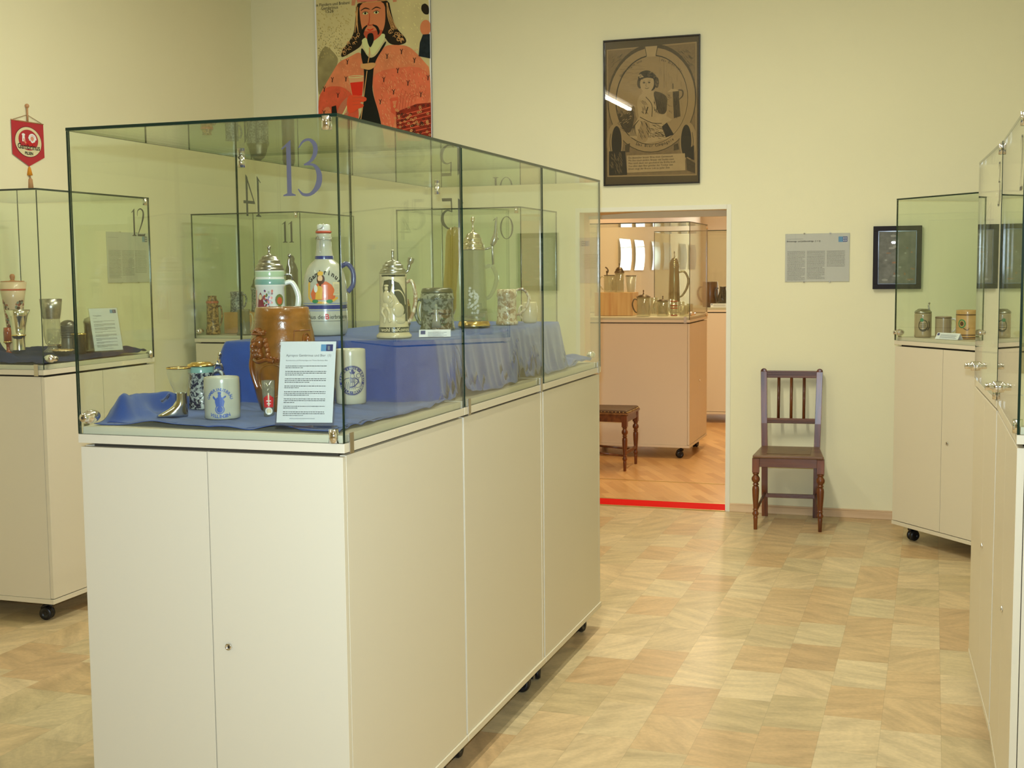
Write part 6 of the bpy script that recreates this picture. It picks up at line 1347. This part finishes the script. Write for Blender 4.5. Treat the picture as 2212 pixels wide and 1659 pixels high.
textpanel('white text panel on the left wall, seen through showcases 13 and 12', XL, 6.545, 1.527, R(90), 0.42, 0.305, None, [22, 20, 18])
# small dark framed picture
w_, h_ = 0.285, 0.385
t = thing('framed_picture', 'small dark-framed picture right of the text panel, lamp glare on its glass', 'picture', (-0.217, D - 0.004, 1.440), R(1.66)); t.rotation_euler = (R(0.72), 0, R(1.66))
frame(t, w_, h_, 0.030, 0.026, mat('walnut_black_frame', rgb(30, 20, 20), 0.5, spec=0.2), 0.004)
bm = new_bm()
add_box(bm, -w_ / 2 + 0.028, w_ / 2 - 0.028, -0.022, -0.0185, 0.028, 0.034); add_box(bm, -w_ / 2 + 0.028, w_ / 2 - 0.028, -0.022, -0.0185, h_ - 0.034, h_ - 0.028); add_box(bm, -w_ / 2 + 0.028, -w_ / 2 + 0.034, -0.022, -0.0185, 0.034, h_ - 0.034); add_box(bm, w_ / 2 - 0.034, w_ / 2 - 0.028, -0.022, -0.0185, 0.034, h_ - 0.034)
obj('inner_fillet', bm, M_FRAMEB, t)
a = Art(); k1 = mat('old_print_slate', rgb(122, 122, 116), 0.5, var=0.4, vscale=30); k2 = mat('old_print_rust', rgb(166, 118, 84), 0.5, var=0.3, vscale=30); a.rect(-w_ / 2 + 0.03, w_ / 2 - 0.03, 0.03, h_ - 0.03, k1, 0); rnd = random.Random(9)
for k in range(46):
    x_ = rnd.uniform(-w_ / 2 + 0.045, w_ / 2 - 0.045); y_ = rnd.choice([0.05, 0.085, 0.13, 0.17, 0.215, 0.26, 0.30, 0.33]) + rnd.uniform(-0.01, 0.01); a.poly(ell(x_, y_, rnd.uniform(0.005, 0.020), rnd.uniform(0.003, 0.009), 8), rnd.choice([k1, k2, k2, mat('old_print_pale', rgb(168, 166, 158), 0.5)]), 1)
a.flat('old_print', Matrix.Translation((0, -0.0165, 0)) @ Matrix.Rotation(PI / 2, 4, 'X'), t, 0.0002)
bm = new_bm(); add_box(bm, -w_ / 2 + 0.03, w_ / 2 - 0.03, -0.0185, -0.0180, 0.03, h_ - 0.03, M=None); obj('picture_glass', bm, glass_mat('picture_glass', (0.96, 0.96, 0.95), 0.045), t)

# pennant on the left wall
t = thing('pennant', 'small red pennant with round crest hanging on the left wall', 'pennant', (XL + 0.006, 5.686, 2.165), R(90))
a = Art(); pr_ = mat('crimson_satin', rgb(182, 14, 40), 0.4, sheen=0.3)
a.poly([(-0.127, 0.056), (0, 0.0), (0.127, 0.056), (0.127, 0.235), (-0.127, 0.235)], pr_, 0)
cw_ = mat('crest_cream', rgb(226, 216, 172), 0.6); a.poly(ell(0, 0.130, 0.107, 0.082, 40), mat('crest_dark', rgb(90, 30, 40), 0.6), 2); a.poly(ell(0, 0.130, 0.104, 0.079, 40), cw_, 3); a.poly(ell(0.0, 0.140, 0.078, 0.055, 36), pr_, 4)
a.poly(ell(0.030, 0.146, 0.026, 0.020, 16), M_PAPER, 5); a.poly(ell(0.030, 0.150, 0.014, 0.012, 14), mat('crest_face', rgb(226, 150, 120), 0.6), 6); a.poly(ell(0.012, 0.122, 0.040, 0.016, 16), M_RED, 5)
a.poly([(-0.050, 0.130), (-0.026, 0.130), (-0.030, 0.162), (-0.048, 0.162)], M_PAPER, 5)
a.poly(strk([(0.002, 0.148), (0.012, 0.166), (0.034, 0.172), (0.054, 0.162), (0.060, 0.144)], 0.009), M_PAPER, 5); a.poly(strk([(0.018, 0.137), (0.030, 0.130), (0.044, 0.138)], 0.008), M_PAPER, 7)
a.poly(strk([(-0.020, 0.122), (-0.034, 0.134), (-0.038, 0.146)], 0.010), mat('crest_face', rgb(226, 150, 120), 0.6), 6); a.poly(ell(-0.039, 0.166, 0.013, 0.007, 12), M_PAPER, 6)
a.rect(-0.092, 0.092, 0.092, 0.104, cw_, 6)
a.text('Gambrinus', 0, 0.091, 0.040, M_BLKINK, 7, 'CENTER', bold=0.0008); a.text('PILSEN', 0, 0.062, 0.022, M_BLKINK, 7, 'CENTER', bold=0.0005)
o = a.flat('flag_cloth', Matrix.Rotation(PI / 2, 4, 'X'), t, 0.0004)
bm = new_bm(); add_tube(bm, [(-0.128, 0, 0.237), (0.128, 0, 0.237)], 0.003, 8); obj('cross_bar', bm, mat('tan_rod', rgb(190, 140, 96), 0.4), t)
bm = new_bm(); add_tube(bm, [(-0.118, 0, 0.238), (0, 0, 0.275), (0.118, 0, 0.238)], 0.0015, 6); obj('cord', bm, mat('tan_cord', rgb(150, 110, 60), 0.7), t)
bm = new_bm(); add_tube(bm, [(0, -0.002, 0.238), (0, -0.002, 0.315)], 0.005, 8); add_ball(bm, (0, -0.002, 0.322), 0.012); obj('hanging_knob', bm, mat('tan_rod', rgb(190, 140, 96), 0.4), t)
bm = new_bm(); add_lathe(bm, [(0.0001, 0.0), (0.005, -0.004), (0.008, -0.012), (0.016, -0.048), (0.0001, -0.050)], 12, cap=False); obj('tassel', bm, mat('orange_tassel', rgb(214, 140, 30), 0.8), t)
bm = new_bm(); add_tube(bm, [(0, 0, -0.05), (0.004, 0, -0.062)], 0.003, 6); add_lathe(bm, [(0.004, -0.062), (0.011, -0.070), (0.015, -0.120), (0.0001, -0.121)], 12, ox=0.004, cap=False); obj('tassel', bm, mat('tan_tassel', rgb(180, 136, 92), 0.8), t)

print('objects', len(bpy.data.objects))
